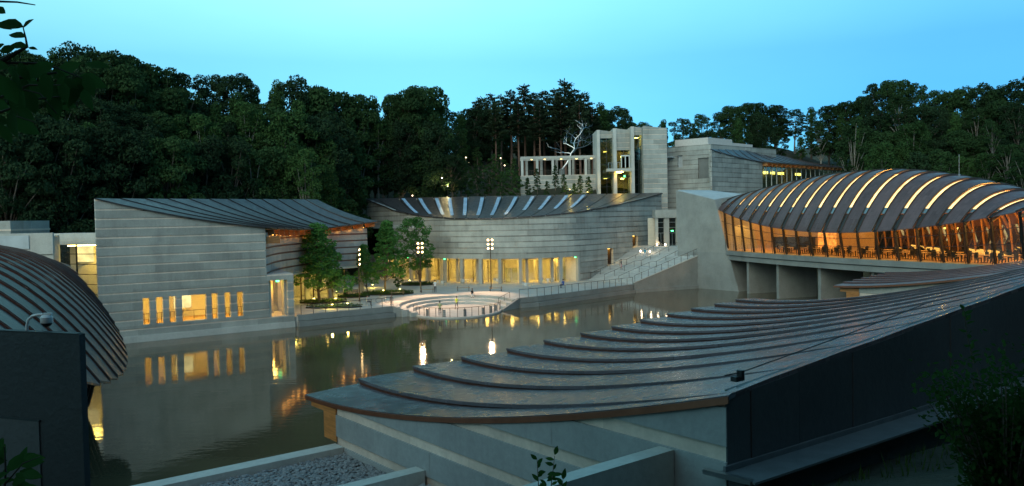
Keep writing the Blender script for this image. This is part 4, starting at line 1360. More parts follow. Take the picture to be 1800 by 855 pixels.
MB().box((X(1088, y), y - 0.9, Z(1088, 303.6, y)), (1.3, 0.2, 0.12)).build('balcony_lamp', MATS['ceiling_glow'], tw)
MB().box((X(1098, y), y + 0.2, Z(1098, 310, y)), (0.3, 0.1, 0.35)).build('exit_sign', MATS['exit_glow'], tw)

# pergola terrace with columns
pg = thing('pergola', 'long open concrete pergola on the hill terrace left of the tower', 'pergola', (10, 163, 18))
y = 163.0
xa, xb = X(915, y), X(1052, y)
zb0, zb1, zfl = Z(980, 279.5, y), Z(980, 274.5, y), Z(980, 308, y)
MB().prism([(xa, y), (xb, y), (xb, y + 0.6), (xa, y + 0.6)], zb0, zb1).build('beam', MATS['concrete_light'], pg)
MB().prism([(xa, y + 3.6), (xb, y + 3.6), (xb, y + 4.2), (xa, y + 4.2)], zb0, zb1 - 0.02).build('beam', MATS['concrete_light'], pg)
for px in (918, 944.5, 972, 1001.5, 1030):
    x = X(px, y)
    MB().box((x, y + 0.3, (zfl + zb0) / 2), (0.5, 0.5, zb0 - zfl)).build('column', MATS['concrete_light'], pg)
    MB().box((x + 1.0, y + 3.9, (zfl + zb0) / 2), (0.5, 0.5, zb0 - zfl)).build('column', MATS['concrete'], pg)
    MB().box((x, y + 2.1, zb1 - 0.25), (0.35, 3.0, 0.4)).build('cross_beam', MATS['concrete_light'], pg)
course_wall(pg, Plan([(xa, y), (xb, y)]), 12, zfl, None, (), 0.9, 0.12, zfl, 0.4, 4.0, 'concrete', 'concrete_band', seed=41)
MB().prism([(xa, y + 0.4), (xb, y + 0.4), (xb, y + 5), (xa, y + 5)], 12, zfl - 0.05).build('terrace_floor', MATS['paving'], pg)
rl = MB()
for i in range(40):
    x = lerp(xa + 0.3, xb - 0.3, i / 39)
    rl.box((x, y + 0.15, zfl + 0.5), (0.04, 0.04, 1.0))
rl.bar((xa + 0.3, y + 0.15, zfl + 1.02), (xb - 0.3, y + 0.15, zfl + 1.02), 0.05, 0.05)
rl.build('railing', MATS['bronze'], pg)
for px in (935, 958, 987, 1014, 1040):
    MB().box((X(px, y), y + 0.3, zb0 - 0.04), (0.3, 0.25, 0.06)).build('downlight', MATS['dim_glow'], pg)

# silver branching sculpture on the terrace
sc_ = thing('tree_sculpture', 'polished steel sculpture of a leafless branching tree behind the pergola', 'sculpture', at_y(990, 300, 170))
pts = [(988, 298, 170), (996, 288, 170), (1001, 279, 170), (1004, 270, 170), (1010, 262, 170), (1009, 252, 170.3), (1012, 244, 170), (1020, 236, 170), (1024, 228, 170)]
V3 = [at_y(*p) for p in pts]
MB().tube(V3, [0.2, 0.19, 0.17, 0.15, 0.13, 0.11, 0.09, 0.07, 0.04], 7).build('trunk', MATS['polished_steel'], sc_, True)
rs = random.Random(8)
def sprig(p, d, L, r_, depth, mb):
    q = [p]
    for i in range(4):
        d = (d + Vector((rs.uniform(-0.5, 0.5), rs.uniform(-0.4, 0.4), rs.uniform(-0.3, 0.45)))).normalized()
        q.append(q[-1] + d * L / 4)
    mb.tube(q, [lerp(r_, r_ * 0.4, i / 4) for i in range(5)], 5)
    if depth:
        for k in (2, 3, 4):
            sprig(q[k], (d + Vector((rs.uniform(-1, 1), rs.uniform(-0.6, 0.6), rs.uniform(-0.5, 0.8)))).normalized(), L * 0.6, r_ * 0.5, depth - 1, mb)
for i, (k, dx, dz, L) in enumerate(((3, -1, 0.5, 3.2), (3, 1, 0.4, 3.4), (4, -0.8, 0.9, 2.8), (4, 1, 0.1, 4.2), (5, 1, 0.3, 2.6), (6, -0.5, 0.9, 2.0), (7, 1, 0.5, 2.4), (7, -0.3, 1, 1.8), (8, 0.7, 0.7, 1.6), (5, -1, 0.3, 2.0))):
    mb = MB(); sprig(V3[k], Vector((dx, 0.2, dz)).normalized(), L, 0.08, 2, mb)
    mb.build('branch', MATS['polished_steel'], sc_, True)
b = V3[0]
MB().lathe([(0.6, -1.2), (0.6, 0), (0.3, 0.1)], b, 10).build('base', MATS['concrete'], sc_)

# ------------------------------------------------------------------ upper block and its glazed wing
bC = thing('upper_block', 'stepped concrete block with pale roof boxes beside the tower', 'building', (37.5, 150, 10))
C0, CL, CR = Vector((38.9, 155)), Vector((31.0, 161.3)), Vector((57.2, 171.8))
zC = 25.0
opC = [(6.0, 7.1, 20.0, 22.6)]
course_wall(bC, Plan([CL, C0]), 8, zC, None, [(3.0, 4.1, 20.8, 23.2), (7.4, 9.9, 18.4, 22.4)], 0.92, 0.12, 24.0, 0.5, 3.6, 'concrete', 'concrete_dim', seed=51)
course_wall(bC, Plan([C0, CR]), 8, zC, None, (), 0.92, 0.12, 24.0, 0.5, 5.0, 'concrete', 'concrete_dim', seed=52)
pC = Plan([CL, C0])
mb = MB(); piece(mb, pC, 7.3, 10.0, 18.3, 22.5, -0.35, 0.5); mb.build('recessed_panel', MATS['concrete_dark2'], bC)
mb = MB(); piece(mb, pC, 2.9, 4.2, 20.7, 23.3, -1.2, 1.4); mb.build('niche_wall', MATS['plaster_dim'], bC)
mb = MB(); piece(mb, pC, 3.2, 3.9, 22.95, 23.05, -0.5, 1.0); mb.build('niche_lamp', MATS['dim_glow'], bC)
u1 = (CL - C0).normalized(); u2 = (CR - C0).normalized()
def cc(a, b):
    p = C0 + u1 * a + u2 * b
    return (p.x, p.y)
MB().prism([cc(0.5, 0.5), cc(9.6, 0.5), cc(9.6, 23), cc(0.5, 23)], 8, zC - 0.15).build('roof_slab', MATS['roof_membrane'], bC)
MB().prism([cc(0.9, 0.6), cc(8.0, 0.6), cc(8.0, 9.2), cc(0.9, 9.2)], zC - 0.15, zC + 1.35).build('roof_box', MATS['stucco'], bC)
MB().prism([cc(1.2, 9.3), cc(7.6, 9.3), cc(7.6, 17.5), cc(1.2, 17.5)], zC - 0.15, zC + 0.75).build('roof_box', MATS['stucco'], bC)
mb = MB(); piece(mb, pC, 0.0, 2.4, 22.8, 23.0, 1.6, 0.1); mb.build('canopy', MATS['white_metal'], bC)
bD = thing('glazed_wing', 'low wing with sweeping pale copper roof, cedar eave and green glass', 'building', (45, 156, 15))
D0 = Vector((37.6, 150.0)); u2 = Vector((0.719, 0.695))
planD = Plan([D0, D0 + u2 * 19.5])
def topD(s): return 23.45 + (21.7 - 23.45) * concave(min(1, s / 19.5))
course_wall(bD, Plan([D0 + Vector((1.2, 5)), D0]), 8, 23.4, None, (), 0.92, 0.12, 24.0, 0.25, 4.0, 'concrete', 'concrete_dim', seed=54)
course_wall(bD, planD, 8, 23.5, topD, (), 0.92, 0.12, 24.0, 0.25, 4.0, 'concrete', 'concrete_dim', seed=53)
planDg = Plan([D0 + u2 * 19.5, D0 + u2 * 64])
lit_glazing(bD, planDg, 0, planDg.len, 15, 20.9, -0.4, 20, 'glass_green', 'white_metal', (), 0.1)
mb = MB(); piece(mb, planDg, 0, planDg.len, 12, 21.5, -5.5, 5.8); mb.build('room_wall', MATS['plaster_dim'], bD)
mb = MB(); piece(mb, planDg, 0, planDg.len, 14.8, 15.0, -0.4, 5.8); mb.build('room_floor', MATS['paving'], bD)
for s in (1.0, 5.0, 8.0, 12.0, 20):
    p = planDg.off(s, -2.2)
    MB().box((p.x, p.y, 19.9), (1.5, 0.6, 0.5), 0.7).build('ceiling_lamp', MATS['dim_glow'], bD)
def ridgeD(u): return Vector((D0.x, D0.y, 23.5)).lerp(Vector((71, 192, 23.4)), u) + Vector((0, 0, 0.85 * math.sin(math.pi * u)))
def eaveD(u):
    s = 64.5 * u
    p = D0 + u2 * s + Vector((u2.y, -u2.x)) * table([0, 0.28, 0.34, 1], [0.15, 0.2, 1.2, 1.2], u)
    return Vector((p.x, p.y, (23.45 + (21.75 - 23.45) * concave(min(1, s / 19.5)))))
nD = 16
for k in range(nD):
    u0, u1_ = k / nD, (k + 1) / nD - 0.004
    mb = MB(); roof_strip(mb, (ridgeD(u0), eaveD(u0)), (ridgeD(u1_), eaveD(u1_)), concave, 8, 0.14, 0, lambda v: 0.12)
    mb.build('roof_strip', MATS['copper_roof'], bD, True)
for k in range(22):
    s = lerp(19.8, 63, k / 21)
    a = D0 + u2 * s; o = Vector((u2.y, -u2.x))
    b0 = a - o * 0.3; b1_ = a + o * 1.0
    MB().bar((b0.x, b0.y, 21.25), (b1_.x, b1_.y, 21.35), 0.3, 0.5).build('eave_bracket', MATS['cedar'], bD)
mb = MB(); piece(mb, planDg, 0, planDg.len, 21.52, 21.6, 1.1, 0.3); mb.build('soffit', MATS['cedar'], bD)

# ------------------------------------------------------------------ stepped copper roofs in the foreground
def step_roof(obj, P, Q, sag=1.75, lift0=0.165, matn='copper_wet', n=18, thick=0.09):
    """strips from eave point P[k] to high point Q[k]; each one steps up over the nearer one"""
    def line(k, lift):
        out = []
        for i in range(n + 1):
            w = i / n
            p = P[k].lerp(Q[k], w)
            p.z = P[k].z + (Q[k].z - P[k].z) * w ** sag + lift * (1 - w ** 1.6)
            out.append(p)
        return out
    for k in range(len(P) - 1):
        a = line(k, lift0 if k else 0.0)
        b = line(k + 1, -0.01)
        mid_ = [x.lerp(y, 0.5) + Vector((0, 0, 0.012)) for x, y in zip(a, b)]
        L = (Q[k] - P[k]).length
        uv = [[(L * i / n, (k * 1.37) % 1 + w * (P[k + 1] - P[k]).length) for i in range(n + 1)] for w in (0, 0.5, 1)]
        MB().sheet([a, mid_, b], thick, 0, None, uv).build('roof_strip', MATS[matn], obj, True)
        if k:
            lo_ = line(k, -0.06)
            hi_ = [p + Vector((0, 0, -thick + 0.015)) for p in a]
            hi_ = [h if h.z > l_.z + 0.004 else l_ + Vector((0, 0, 0.004)) for h, l_ in zip(hi_, lo_)]
            d = (P[k + 1] - P[k]); d.z = 0; d.normalize()
            s = [p + d * 0.06 for p in lo_], [p + d * 0.06 for p in hi_]
            MB().sheet(s, 0.05, 0, tuple(d)).build('roof_riser', MATS['copper_red'], obj)
    e = [p + Vector((0, 0, -0.02)) for p in line(0, 0.0)]
    d = (P[1] - P[0]); d.z = 0; d.normalize()
    MB().sheet([[p - d * 0.03 for p in e], [p - d * 0.03 + Vector((0, 0, -0.12)) for p in e]], 0.05, 0, tuple(d)).build('edge_trim', MATS['copper_edge'], obj)

bF = thing('foreground_gallery', 'banded concrete gallery in the foreground under a wide stepped copper roof', 'building', (-5.45, 24, 4))
FA, Fd = Vector((-5.45, 24.0)), Vector((0.6225, -0.7826))
FQ = Vector((3.42, 12.86)); Fdd = Vector((0.81, 0.586))
Pk = [(-6.81, 25.71), (-5.4, 27.35), (-3.81, 29.54), (-2.12, 31.36), (-0.33, 33.15), (1.3, 35.2), (3.11, 37.16), (4.83, 39.2), (6.6, 41.4), (8.45, 43.8), (10.3, 46.1), (12.2, 48.2), (14.1, 50.4), (15.9, 52.5)]
PF = [Vector((x, y, 5.80)) for x, y in Pk]
QF = []
for k in range(len(Pk)):
    t = 0.0 if k == 0 else (-0.30 + 2.43 * (k - 1) + 0.02)
    q = FQ + Fdd * max(0, t) + (Vector((-Fdd.y, Fdd.x)) * 0.0)
    if k == 0: q = FQ + Vector((0.03, -0.08))
    if k == 1: q = FQ + Fdd * 0.25
    QF.append(Vector((q.x, q.y, 8.47 + 0.09 * max(0, t))))
step_roof(bF, PF, QF)
planF = Plan([FA, FQ])
def topF(s):
    w = (s + 2.19) / 16.43
    return 5.80 + 2.67 * w ** 1.75 - 0.12
course_wall(bF, planF, 2.0, 8.5, topF, (), 0.905, 0.26, 5.79, 0.5, 3.0, 'concrete_fore', 'concrete_band', seed=61, step=0.5)
# tall side wall of dark panels with a metal ledge
planFd = Plan([FQ + Fdd * 0.02, FQ + Fdd * 31])
def topFd(s): return 8.40 + 0.09 * s
t = 0.0; k = 0
while t < 30.5:
    w = (0.62, 1.35, 1.7, 1.9)[min(k, 3)]
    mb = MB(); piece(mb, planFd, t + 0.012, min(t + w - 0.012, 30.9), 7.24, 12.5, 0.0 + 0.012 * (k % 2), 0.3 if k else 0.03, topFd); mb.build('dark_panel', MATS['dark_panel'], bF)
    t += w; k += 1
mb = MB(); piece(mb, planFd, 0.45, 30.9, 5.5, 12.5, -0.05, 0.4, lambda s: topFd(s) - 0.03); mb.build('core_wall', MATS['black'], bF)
mb = MB(); piece(mb, planFd, -0.15, 30.9, 7.17, 7.21, 0.66, 0.05); mb.build('ledge', MATS['ledge_metal'], bF)
mb = MB(); piece(mb, planFd, -0.1, 30.9, 7.215, 7.30, 0.05, 0.0); mb.build('ledge_upstand', MATS['ledge_metal'], bF)
mb = MB(); piece(mb, planFd, 0, 30.9, 5.0, 7.17, 0.35, 0.4); mb.build('footing', MATS['concrete_dark'], bF)
mb = MB(); mb.bar((FQ.x - 0.35, FQ.y + 0.05, 7.2), (FQ.x + 0.25, FQ.y - 0.55, 7.2), 0.1, 0.08); mb.build('ledge_trim', MATS['steel'], bF)
# cedar eave box at the water end
ea = FA - Fd * 0.05
for (o0, o1, z0, z1, w) in ((0.02, 1.75, 5.52, 5.70, 1.6), (0.02, 0.85, 4.7, 5.52, 0.7)):
    a = FA - Fd * o0; b = FA - Fd * o1
    n = Vector((-Fd.y, Fd.x))
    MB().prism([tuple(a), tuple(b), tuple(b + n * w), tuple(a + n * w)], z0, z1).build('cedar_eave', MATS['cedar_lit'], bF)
# eave wall facing the water
MB().prism([tuple(FA + n * 0.02), tuple(FA + n * 0.4), (17.5, 50.5), (17.9, 50.2)], 1.0, 5.6).build('eave_wall', MATS['concrete'], bF)
# cable anchor on the high edge
an = thing('cable_anchor', 'small black cable clamp standing on the edge of the foreground roof', 'anchor', FQ.to_3d())
ca = FQ + Fdd * 0.55 + Vector((-0.11, 0.16))
MB().box((ca.x, ca.y, 8.62), (0.22, 0.12, 0.08), 0.63).box((ca.x + 0.05, ca.y, 8.70), (0.08, 0.1, 0.12), 0.63).build('clamp', MATS['black'], an)
cb = ca + Fdd * 7
MB().tube([(ca.x - 0.25, ca.y - 0.12, 8.70), (ca.x + 0.05, ca.y, 8.72), (lerp(ca.x, cb.x, 0.5) - 0.1, lerp(ca.y, cb.y, 0.5), 9.02), (cb.x - 0.3, cb.y + 0.2, 9.3)], 0.012, 4).build('cable', MATS['black'], an)

# parapets and stone beds at its foot
nF = Vector((-0.7826, -0.6225))
def bedp(s, v):
    p = FA + Fd * s + nF * v
    return (p.x, p.y)
def parapet(s, w, z, L, lab, zb):
    o = MB().prism([bedp(s, 0.02), bedp(s + w, 0.02), bedp(s + w, L), bedp(s, L)], zb, z).build('parapet_wall', MATS['concrete_light'])
    tag(o, lab, 'wall')
    return o
parapet(-0.05, 0.55, 4.66, 12, 'low pale parapet between the water and the stone bed', -1.5)
parapet(4.62, 0.42, 5.04, 9, 'pale parapet crossing between the two stone beds', 1.0)
parapet(12.85, 0.32, 7.33, 9, 'dark retaining wall with pale top below the tall side wall', 3.0)
bd1 = MB().prism([bedp(0.5, 0.02), bedp(4.62, 0.02), bedp(4.62, 9), bedp(0.5, 9)], 1.0, 4.40).build('stone_bed', MATS['soil'])
tag(bd1, 'flat bed of grey river stones beside the water at the bottom', 'bed')
bd2 = MB().prism([bedp(5.04, 0.02), bedp(12.85, 0.02), bedp(12.85, 9), bedp(5.04, 9)], 1.0, 4.62).build('stone_bed', MATS['soil'])
tag(bd2, 'second stone bed between the crossing parapet and the retaining wall', 'bed')
def stones(name, s0, s1, v0, v1, z, n, lab, parent, seed):
    r_ = random.Random(seed)
    base = bmesh.new(); bmesh.ops.create_icosphere(base, subdivisions=1, radius=1.0)
    bv = [v.co.copy() for v in base.verts]; bf = [[v.index for v in f.verts] for f in base.faces]; base.free()
    mb = MB()
    for i in range(n):
        x, y = bedp(r_.uniform(s0 + 0.06, s1 - 0.06), r_.uniform(v0, v1))
        sx, sy, sz = r_.uniform(0.05, 0.095), r_.uniform(0.045, 0.075), r_.uniform(0.03, 0.055)
        rot = Matrix.Rotation(r_.uniform(0, 6.28), 3, 'Z') @ Matrix.Rotation(r_.uniform(-0.4, 0.4), 3, 'X')
        b = len(mb.v); zz = z + r_.uniform(0, 0.07)
        jit = [Vector((v.x * sx * r_.uniform(0.85, 1.15), v.y * sy * r_.uniform(0.85, 1.15), v.z * sz)) for v in bv]
        for v in jit:
            q = rot @ v; mb.v.append((x + q.x, y + q.y, zz + q.z))
        for f in bf: mb.f.append(tuple(b + k for k in f)); mb.m.append(0)
    o = mb.build(name, MATS['stone'], parent, True)
    o['kind'] = 'stuff'
stones('river_stones', 0.5, 4.62, 0.05, 5.6, 4.42, 5200, '', bd1, 1)
stones('river_stones', 5.04, 8.6, 0.05, 3.2, 4.64, 2600, '', bd2, 2)

bG = thing('second_gallery', 'smaller stepped copper roof over banded concrete between the bridge and foreground roof', 'building', (25, 60, 0))
G0 = Vector((24.3, 60.2)); Ge = Vector((0.64, 0.768))
PG = [Vector((G0.x + Ge.x * 2.3 * k, G0.y + Ge.y * 2.3 * k, 5.8)) for k in range(8)]
QG = [Vector((p.x + Fd.x * 17.5, p.y + Fd.y * 17.5, 8.5 + 0.05 * k)) for k, p in enumerate(PG)]
step_roof(bG, PG, QG, 1.6, 0.12, 'copper_warm')
gw0 = G0 + Fd * 1.9 + Ge * 0.3
planG = Plan([gw0, gw0 + Fd * 15])
course_wall(bG, planG, 1.0, 8.6, lambda s: 5.8 + 2.7 * ((s + 2.0) / 17.5) ** 1.6 - 0.15, (), 0.905, 0.24, 5.35, 0.5, 3.6, 'concrete', 'concrete_band', seed=71, step=0.8)
a = gw0 - Fd * 0.02; b = gw0 - Fd * 1.5
MB().prism([tuple(a), tuple(b), tuple(b + Ge * 1.4), tuple(a + Ge * 1.4)], 5.35, 5.62).build('cedar_eave', MATS['cedar'], bG)
b = gw0 - Fd * 1.0
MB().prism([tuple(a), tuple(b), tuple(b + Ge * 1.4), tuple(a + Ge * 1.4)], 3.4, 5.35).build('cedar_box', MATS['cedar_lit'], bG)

# dark wall and security camera at the left
dw = thing('dark_wall', 'dark concrete wall close by in the lower left corner', 'wall', at_y(60, 700, 14))
w0 = at_y(-60, 600, 14.6); w1 = at_y(139, 588, 13.6)
planW = Plan([w0.to_2d(), w1.to_2d()])
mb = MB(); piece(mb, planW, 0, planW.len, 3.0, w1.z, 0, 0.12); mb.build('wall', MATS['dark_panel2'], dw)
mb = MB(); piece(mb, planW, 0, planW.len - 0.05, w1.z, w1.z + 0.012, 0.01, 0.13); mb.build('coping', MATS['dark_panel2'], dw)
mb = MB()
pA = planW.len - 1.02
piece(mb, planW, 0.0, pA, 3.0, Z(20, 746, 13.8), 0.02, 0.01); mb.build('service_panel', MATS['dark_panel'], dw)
mb = MB(); piece(mb, planW, 0.0, pA + 0.03, Z(20, 746, 13.8), Z(20, 746, 13.8) + 0.03, 0.03, 0.01); mb.build('panel_trim', MATS['dark_metal'], dw)
cv = thing('security_camera', 'white dome security camera on a curved arm above the dark wall', 'camera', at_y(50, 592, 14.1))
arm = [at_y(48, 600, 14.2), at_y(47, 575, 14.2), at_y(50, 562, 14.2), at_y(57, 556, 14.2), at_y(68, 553.5, 14.2), at_y(78, 553.5, 14.2)]
MB().tube(arm, 0.026, 8).build('arm', MATS['white_metal'], cv, True)
c = at_y(82, 562, 14.2)
MB().lathe([(0.03, 0.09), (0.075, 0.08), (0.105, 0.04), (0.105, -0.05), (0.10, -0.06)], c, 16).build('housing', MATS['white_metal'], cv, True)
MB().lathe([(0.085, -0.06), (0.08, -0.09), (0.055, -0.12), (0.01, -0.135)], c, 14).build('dome', MATS['black'], cv, True)
MB().box((c.x + 0.02, c.y, c.z + 0.10), (0.16, 0.06, 0.035)).build('bracket', MATS['white_metal'], cv)
# ------------------------------------------------------------------ trees
def leaf_cloud(lobes, per, size, seed, flat=0.5, droop=0.0):
    r_ = random.Random(seed)
    mb = MB()
    for c, rad, sq in lobes:
        n = int(per * max(0.35, rad * rad) * r_.uniform(0.55, 1.25))
        for i in range(n):
            z = r_.uniform(-0.75, 1.0); a = r_.uniform(0, 2 * math.pi); q = math.sqrt(max(0, 1 - z * z))
            d = Vector((q * math.cos(a), q * math.sin(a), z))
            k = rad * (r_.uniform(0.45, 1.08) ** 0.6)
            p = Vector(c) + Vector((d.x * k, d.y * k, d.z * k * sq))
            nn = (d * flat + Vector((r_.uniform(-1, 1), r_.uniform(-1, 1), r_.uniform(-0.4, 1.0)))).normalized()
            t = nn.orthogonal().normalized()
            t = (Matrix.Rotation(r_.uniform(0, 6.28), 3, nn) @ t)
            b = nn.cross(t)
            s = size * r_.uniform(0.6, 1.25)
            w = s * r_.uniform(0.45, 0.7)
            dz = Vector((0, 0, -droop * s))
            mb.face([p - t * s * 0.5, p + b * w * 0.5 + dz * 0.3, p + t * s * 0.5 + dz, p - b * w * 0.5 + dz * 0.3])
    return mb
def broadleaf(seed, H=20.0, spread=5.2, base=0.30, nl=34, per=95, size=0.62, trunk_r=0.34, shape='round', bark='bark', leaf='leaf'):
    r_ = random.Random(seed)
    tr = MB()
    lean = Vector((r_.uniform(-0.04, 0.04), r_.uniform(-0.04, 0.04), 1))
    pts = []
    for i in range(7):
        h = H * 0.82 * i / 6
        pts.append(Vector((lean.x * h + r_.uniform(-0.12, 0.12), lean.y * h + r_.uniform(-0.12, 0.12), h - (0.6 if i == 0 else 0))))
    tr.tube(pts, [trunk_r * (1.25 if i == 0 else 1 - 0.85 * i / 6) for i in range(7)], 7)
    lobes = []
    for i in range(nl):
        f = (i + r_.random()) / nl
        h = H * lerp(base, 0.97, f)
        v = (f - 0.5) * 2
        if shape == 'round': w = spread * math.sqrt(max(0.05, 1 - (v * 0.92) ** 2)) * (0.9 if f < 0.5 else 1.0)
        elif shape == 'cone': w = spread * (1.02 - f) ** 0.75
        elif shape == 'vase': w = spread * (0.45 + 0.55 * math.sin(math.pi * min(1, f * 0.85 + 0.1)))
        else: w = spread * (0.5 + 0.5 * math.sqrt(max(0, 1 - v * v)))
        a = i * 2.399 + r_.uniform(-0.5, 0.5)
        rr = w * r_.uniform(0.25, 0.88)
        rad = spread * r_.uniform(0.15, 0.31)
        c = Vector((lean.x * h + rr * math.cos(a), lean.y * h + rr * math.sin(a), h))
        lobes.append((c, rad, r_.uniform(0.55, 0.85)))
        if i % 2 == 0:
            k = min(5, max(1, int((h / (H * 0.82)) * 6 * 0.72)))
            s0 = pts[k]
            m_ = s0.lerp(c, 0.55) + Vector((0, 0, 0.5))
            tr.tube([s0, m_, c], [trunk_r * 0.42 * (1 - k / 7), trunk_r * 0.2, 0.03], 5)
    cr = leaf_cloud(lobes, per, size, seed + 99)
    return tr.mesh('trunk', MATS[bark], True), cr.mesh('crown', MATS[leaf]), H
def pine(seed, H=22.0):
    r_ = random.Random(seed)
    tr = MB()
    pts = [Vector((r_.uniform(-0.08, 0.08), r_.uniform(-0.08, 0.08), H * i / 6 - (0.6 if i == 0 else 0))) for i in range(7)]
    tr.tube(pts, [0.30 * (1 - 0.8 * i / 6) for i in range(7)], 7)
    mb = MB()
    nb = 54
    for i in range(nb):
        f = i / (nb - 1)
        h = H * lerp(0.50, 0.985, f)
        L = lerp(3.0, 0.5, f ** 1.3) * r_.uniform(0.65, 1.15)
        a = i * 2.4 + r_.uniform(-0.4, 0.4)
        d = Vector((math.cos(a), math.sin(a), r_.uniform(-0.12, 0.25)))
        o = Vector((0, 0, h))
        tr.tube([o, o + d * L * 0.6, o + d * L + Vector((0, 0, 0.15))], [0.06, 0.04, 0.015], 4)
        for k in range(int(46 * L)):
            t = r_.uniform(0.25, 1.05)
            p = o + d * L * t + Vector((r_.uniform(-0.4, 0.4), r_.uniform(-0.4, 0.4), r_.uniform(-0.15, 0.25)))
            nn = Vector((r_.uniform(-1, 1), r_.uniform(-1, 1), r_.uniform(0.0, 1.2))).normalized()
            tt = (d + Vector((r_.uniform(-0.9, 0.9), r_.uniform(-0.9, 0.9), r_.uniform(0, 0.7)))).normalized()
            bb = nn.cross(tt).normalized()
            s = r_.uniform(0.4, 0.8)
            mb.face([p - bb * 0.05, p + tt * s * 0.6 - bb * 0.13, p + tt * s, p + tt * s * 0.6 + bb * 0.13])
    for k in range(8):
        h = H * r_.uniform(0.2, 0.5); a = r_.uniform(0, 6.28)
        tr.tube([(0, 0, h), (math.cos(a) * 1.3, math.sin(a) * 1.3, h + 0.1)], [0.035, 0.01], 4)
    return tr.mesh('trunk', MATS['pine_bark'], True), mb.mesh('crown', MATS['needle']), H
PROTO = {
    'd1': broadleaf(1, 20, 5.4, 0.22, 62, 200, 0.42, leaf='leaf'),
    'd2': broadleaf(2, 21, 4.8, 0.30, 56, 200, 0.40, leaf='leaf_dark', shape='oval'),
    'd3': broadleaf(3, 19, 5.8, 0.25, 66, 190, 0.42, leaf='leaf_dark'),
    'd4': broadleaf(4, 22, 4.4, 0.38, 50, 200, 0.40, leaf='leaf', shape='vase', bark='pale_bark'),
    'd5': broadleaf(9, 22, 4.0, 0.20, 54, 200, 0.40, leaf='leaf_light', shape='cone'),
    's1': broadleaf(5, 21, 3.9, 0.58, 34, 200, 0.36, 0.26, 'vase', 'pale_bark', 'leaf_light'),
    's2': broadleaf(6, 19, 3.4, 0.52, 30, 200, 0.36, 0.24, 'vase', 'pale_bark', 'leaf'),
    'u1': broadleaf(7, 8, 2.5, 0.10, 26, 170, 0.42, 0.12, 'round', 'bark', 'leaf_light'),
    'u2': broadleaf(8, 7, 2.0, 0.06, 24, 190, 0.36, 0.10, 'cone', 'bark', 'leaf'),
    'p1': pine(11), 'p2': pine(12),
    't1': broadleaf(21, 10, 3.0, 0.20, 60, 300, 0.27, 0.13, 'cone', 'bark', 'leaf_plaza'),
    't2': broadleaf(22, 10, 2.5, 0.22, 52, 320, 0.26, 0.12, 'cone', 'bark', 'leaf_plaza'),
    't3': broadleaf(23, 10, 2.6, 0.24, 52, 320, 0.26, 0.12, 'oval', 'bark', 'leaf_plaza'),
}
def gz(x, y):
    return ground(max(-150, min(150, x)), max(-60, min(300, y)))
def plant(kind, name, label, cat, loc, h, rz, group=None, wide=1.0):
    tm, cm, H = PROTO[kind]
    k = h / H
    o = thing(name, label, cat, loc, group)
    o.rotation_euler.z = rz
    o.scale = (k * wide, k * wide, k)
    lpart('trunk', tm, o); lpart('crown', cm, o)
    return o
tr_ = random.Random(77)
SKYL = [(-25, 95, 120), (15, 90, 124), (58, 92, 126), (98, 84, 128), (138, 78, 130), (180, 88, 132), (222, 100, 135), (256, 114, 138), (295, 122, 140), (335, 130, 142), (375, 133, 145), (415, 132, 145), (447, 152, 150),
        (486, 140, 150), (522, 136, 150), (556, 150, 152), (592, 163, 155), (626, 172, 158), (656, 168, 160), (690, 165, 160), (722, 158, 160), (757, 150, 162), (785, 185, 170), (808, 196, 176), (832, 190, 182),
        (1056, 180, 186), (1082, 190, 192), (1108, 214, 204), (1136, 214, 206), (1166, 210, 206), (1200, 209, 202), (1236, 200, 198), (1266, 198, 196), (1296, 185, 192), (1330, 180, 205), (1362, 186, 208), (1396, 193, 212),
        (1426, 188, 214), (1456, 185, 212), (1486, 178, 210), (1516, 168, 205), (1546, 146, 172), (1582, 139, 170), (1614, 147, 170), (1648, 157, 168), (1682, 155, 166), (1714, 149, 165), (1748, 155, 163), (1782, 142, 160), (1815, 128, 158)]
def sky_y(px):
    return table([s[0] for s in SKYL], [s[1] for s in SKYL], px)
def sky_d(px):
    return table([s[0] for s in SKYL], [s[2] for s in SKYL], px)
LAND = [(-999, 'copper bridge'), (95, 'glass link'), (170, 'left gallery windows'), (330, 'left gallery roof'), (480, 'left gallery far end'), (650, 'curved gallery'), (860, 'pergola'), (1050, 'tower'), (1175, 'upper block'), (1330, 'glazed wing'), (1500, 'bridge crest'), (1640, 'bridge right half')]
FOREST = []
def note_tree(o, px, row, look):
    FOREST.append((px, row, look, o))
    return o
def name_forest():
    seen = {}
    for px, row, look, o in sorted(FOREST, key=lambda e: e[0]):
        place = [n_ for lim, n_ in LAND if px >= lim][-1]
        k = seen.get((row, look, place), 0)
        seen[(row, look, place)] = k + 1
        o['label'] = look + ' tree ' + row + ' above the ' + place + ', ' + ORD[k] + ' from left'
for i, (px, py, y) in enumerate(SKYL):
    p = at_y(px, py, y)
    z = gz(p.x, y)
    h = p.z - z
    if h < 6: z = p.z - 12; h = 12
    side = 'left slope' if px < 800 else 'slope behind the tower' if px < 1300 else 'right slope'
    o = plant(tr_.choice(['d1', 'd2', 'd3', 'd4', 'd5', 'd1']), 'forest_tree', 'tall dark leafy tree on the forest skyline, ' + side, 'tree', (p.x, y, z), h, tr_.uniform(0, 6.28), 'forest trees on the slopes', min(1.5, max(0.85, 17 / h)))
    note_tree(o, px, 'on the skyline', 'dark leafy')
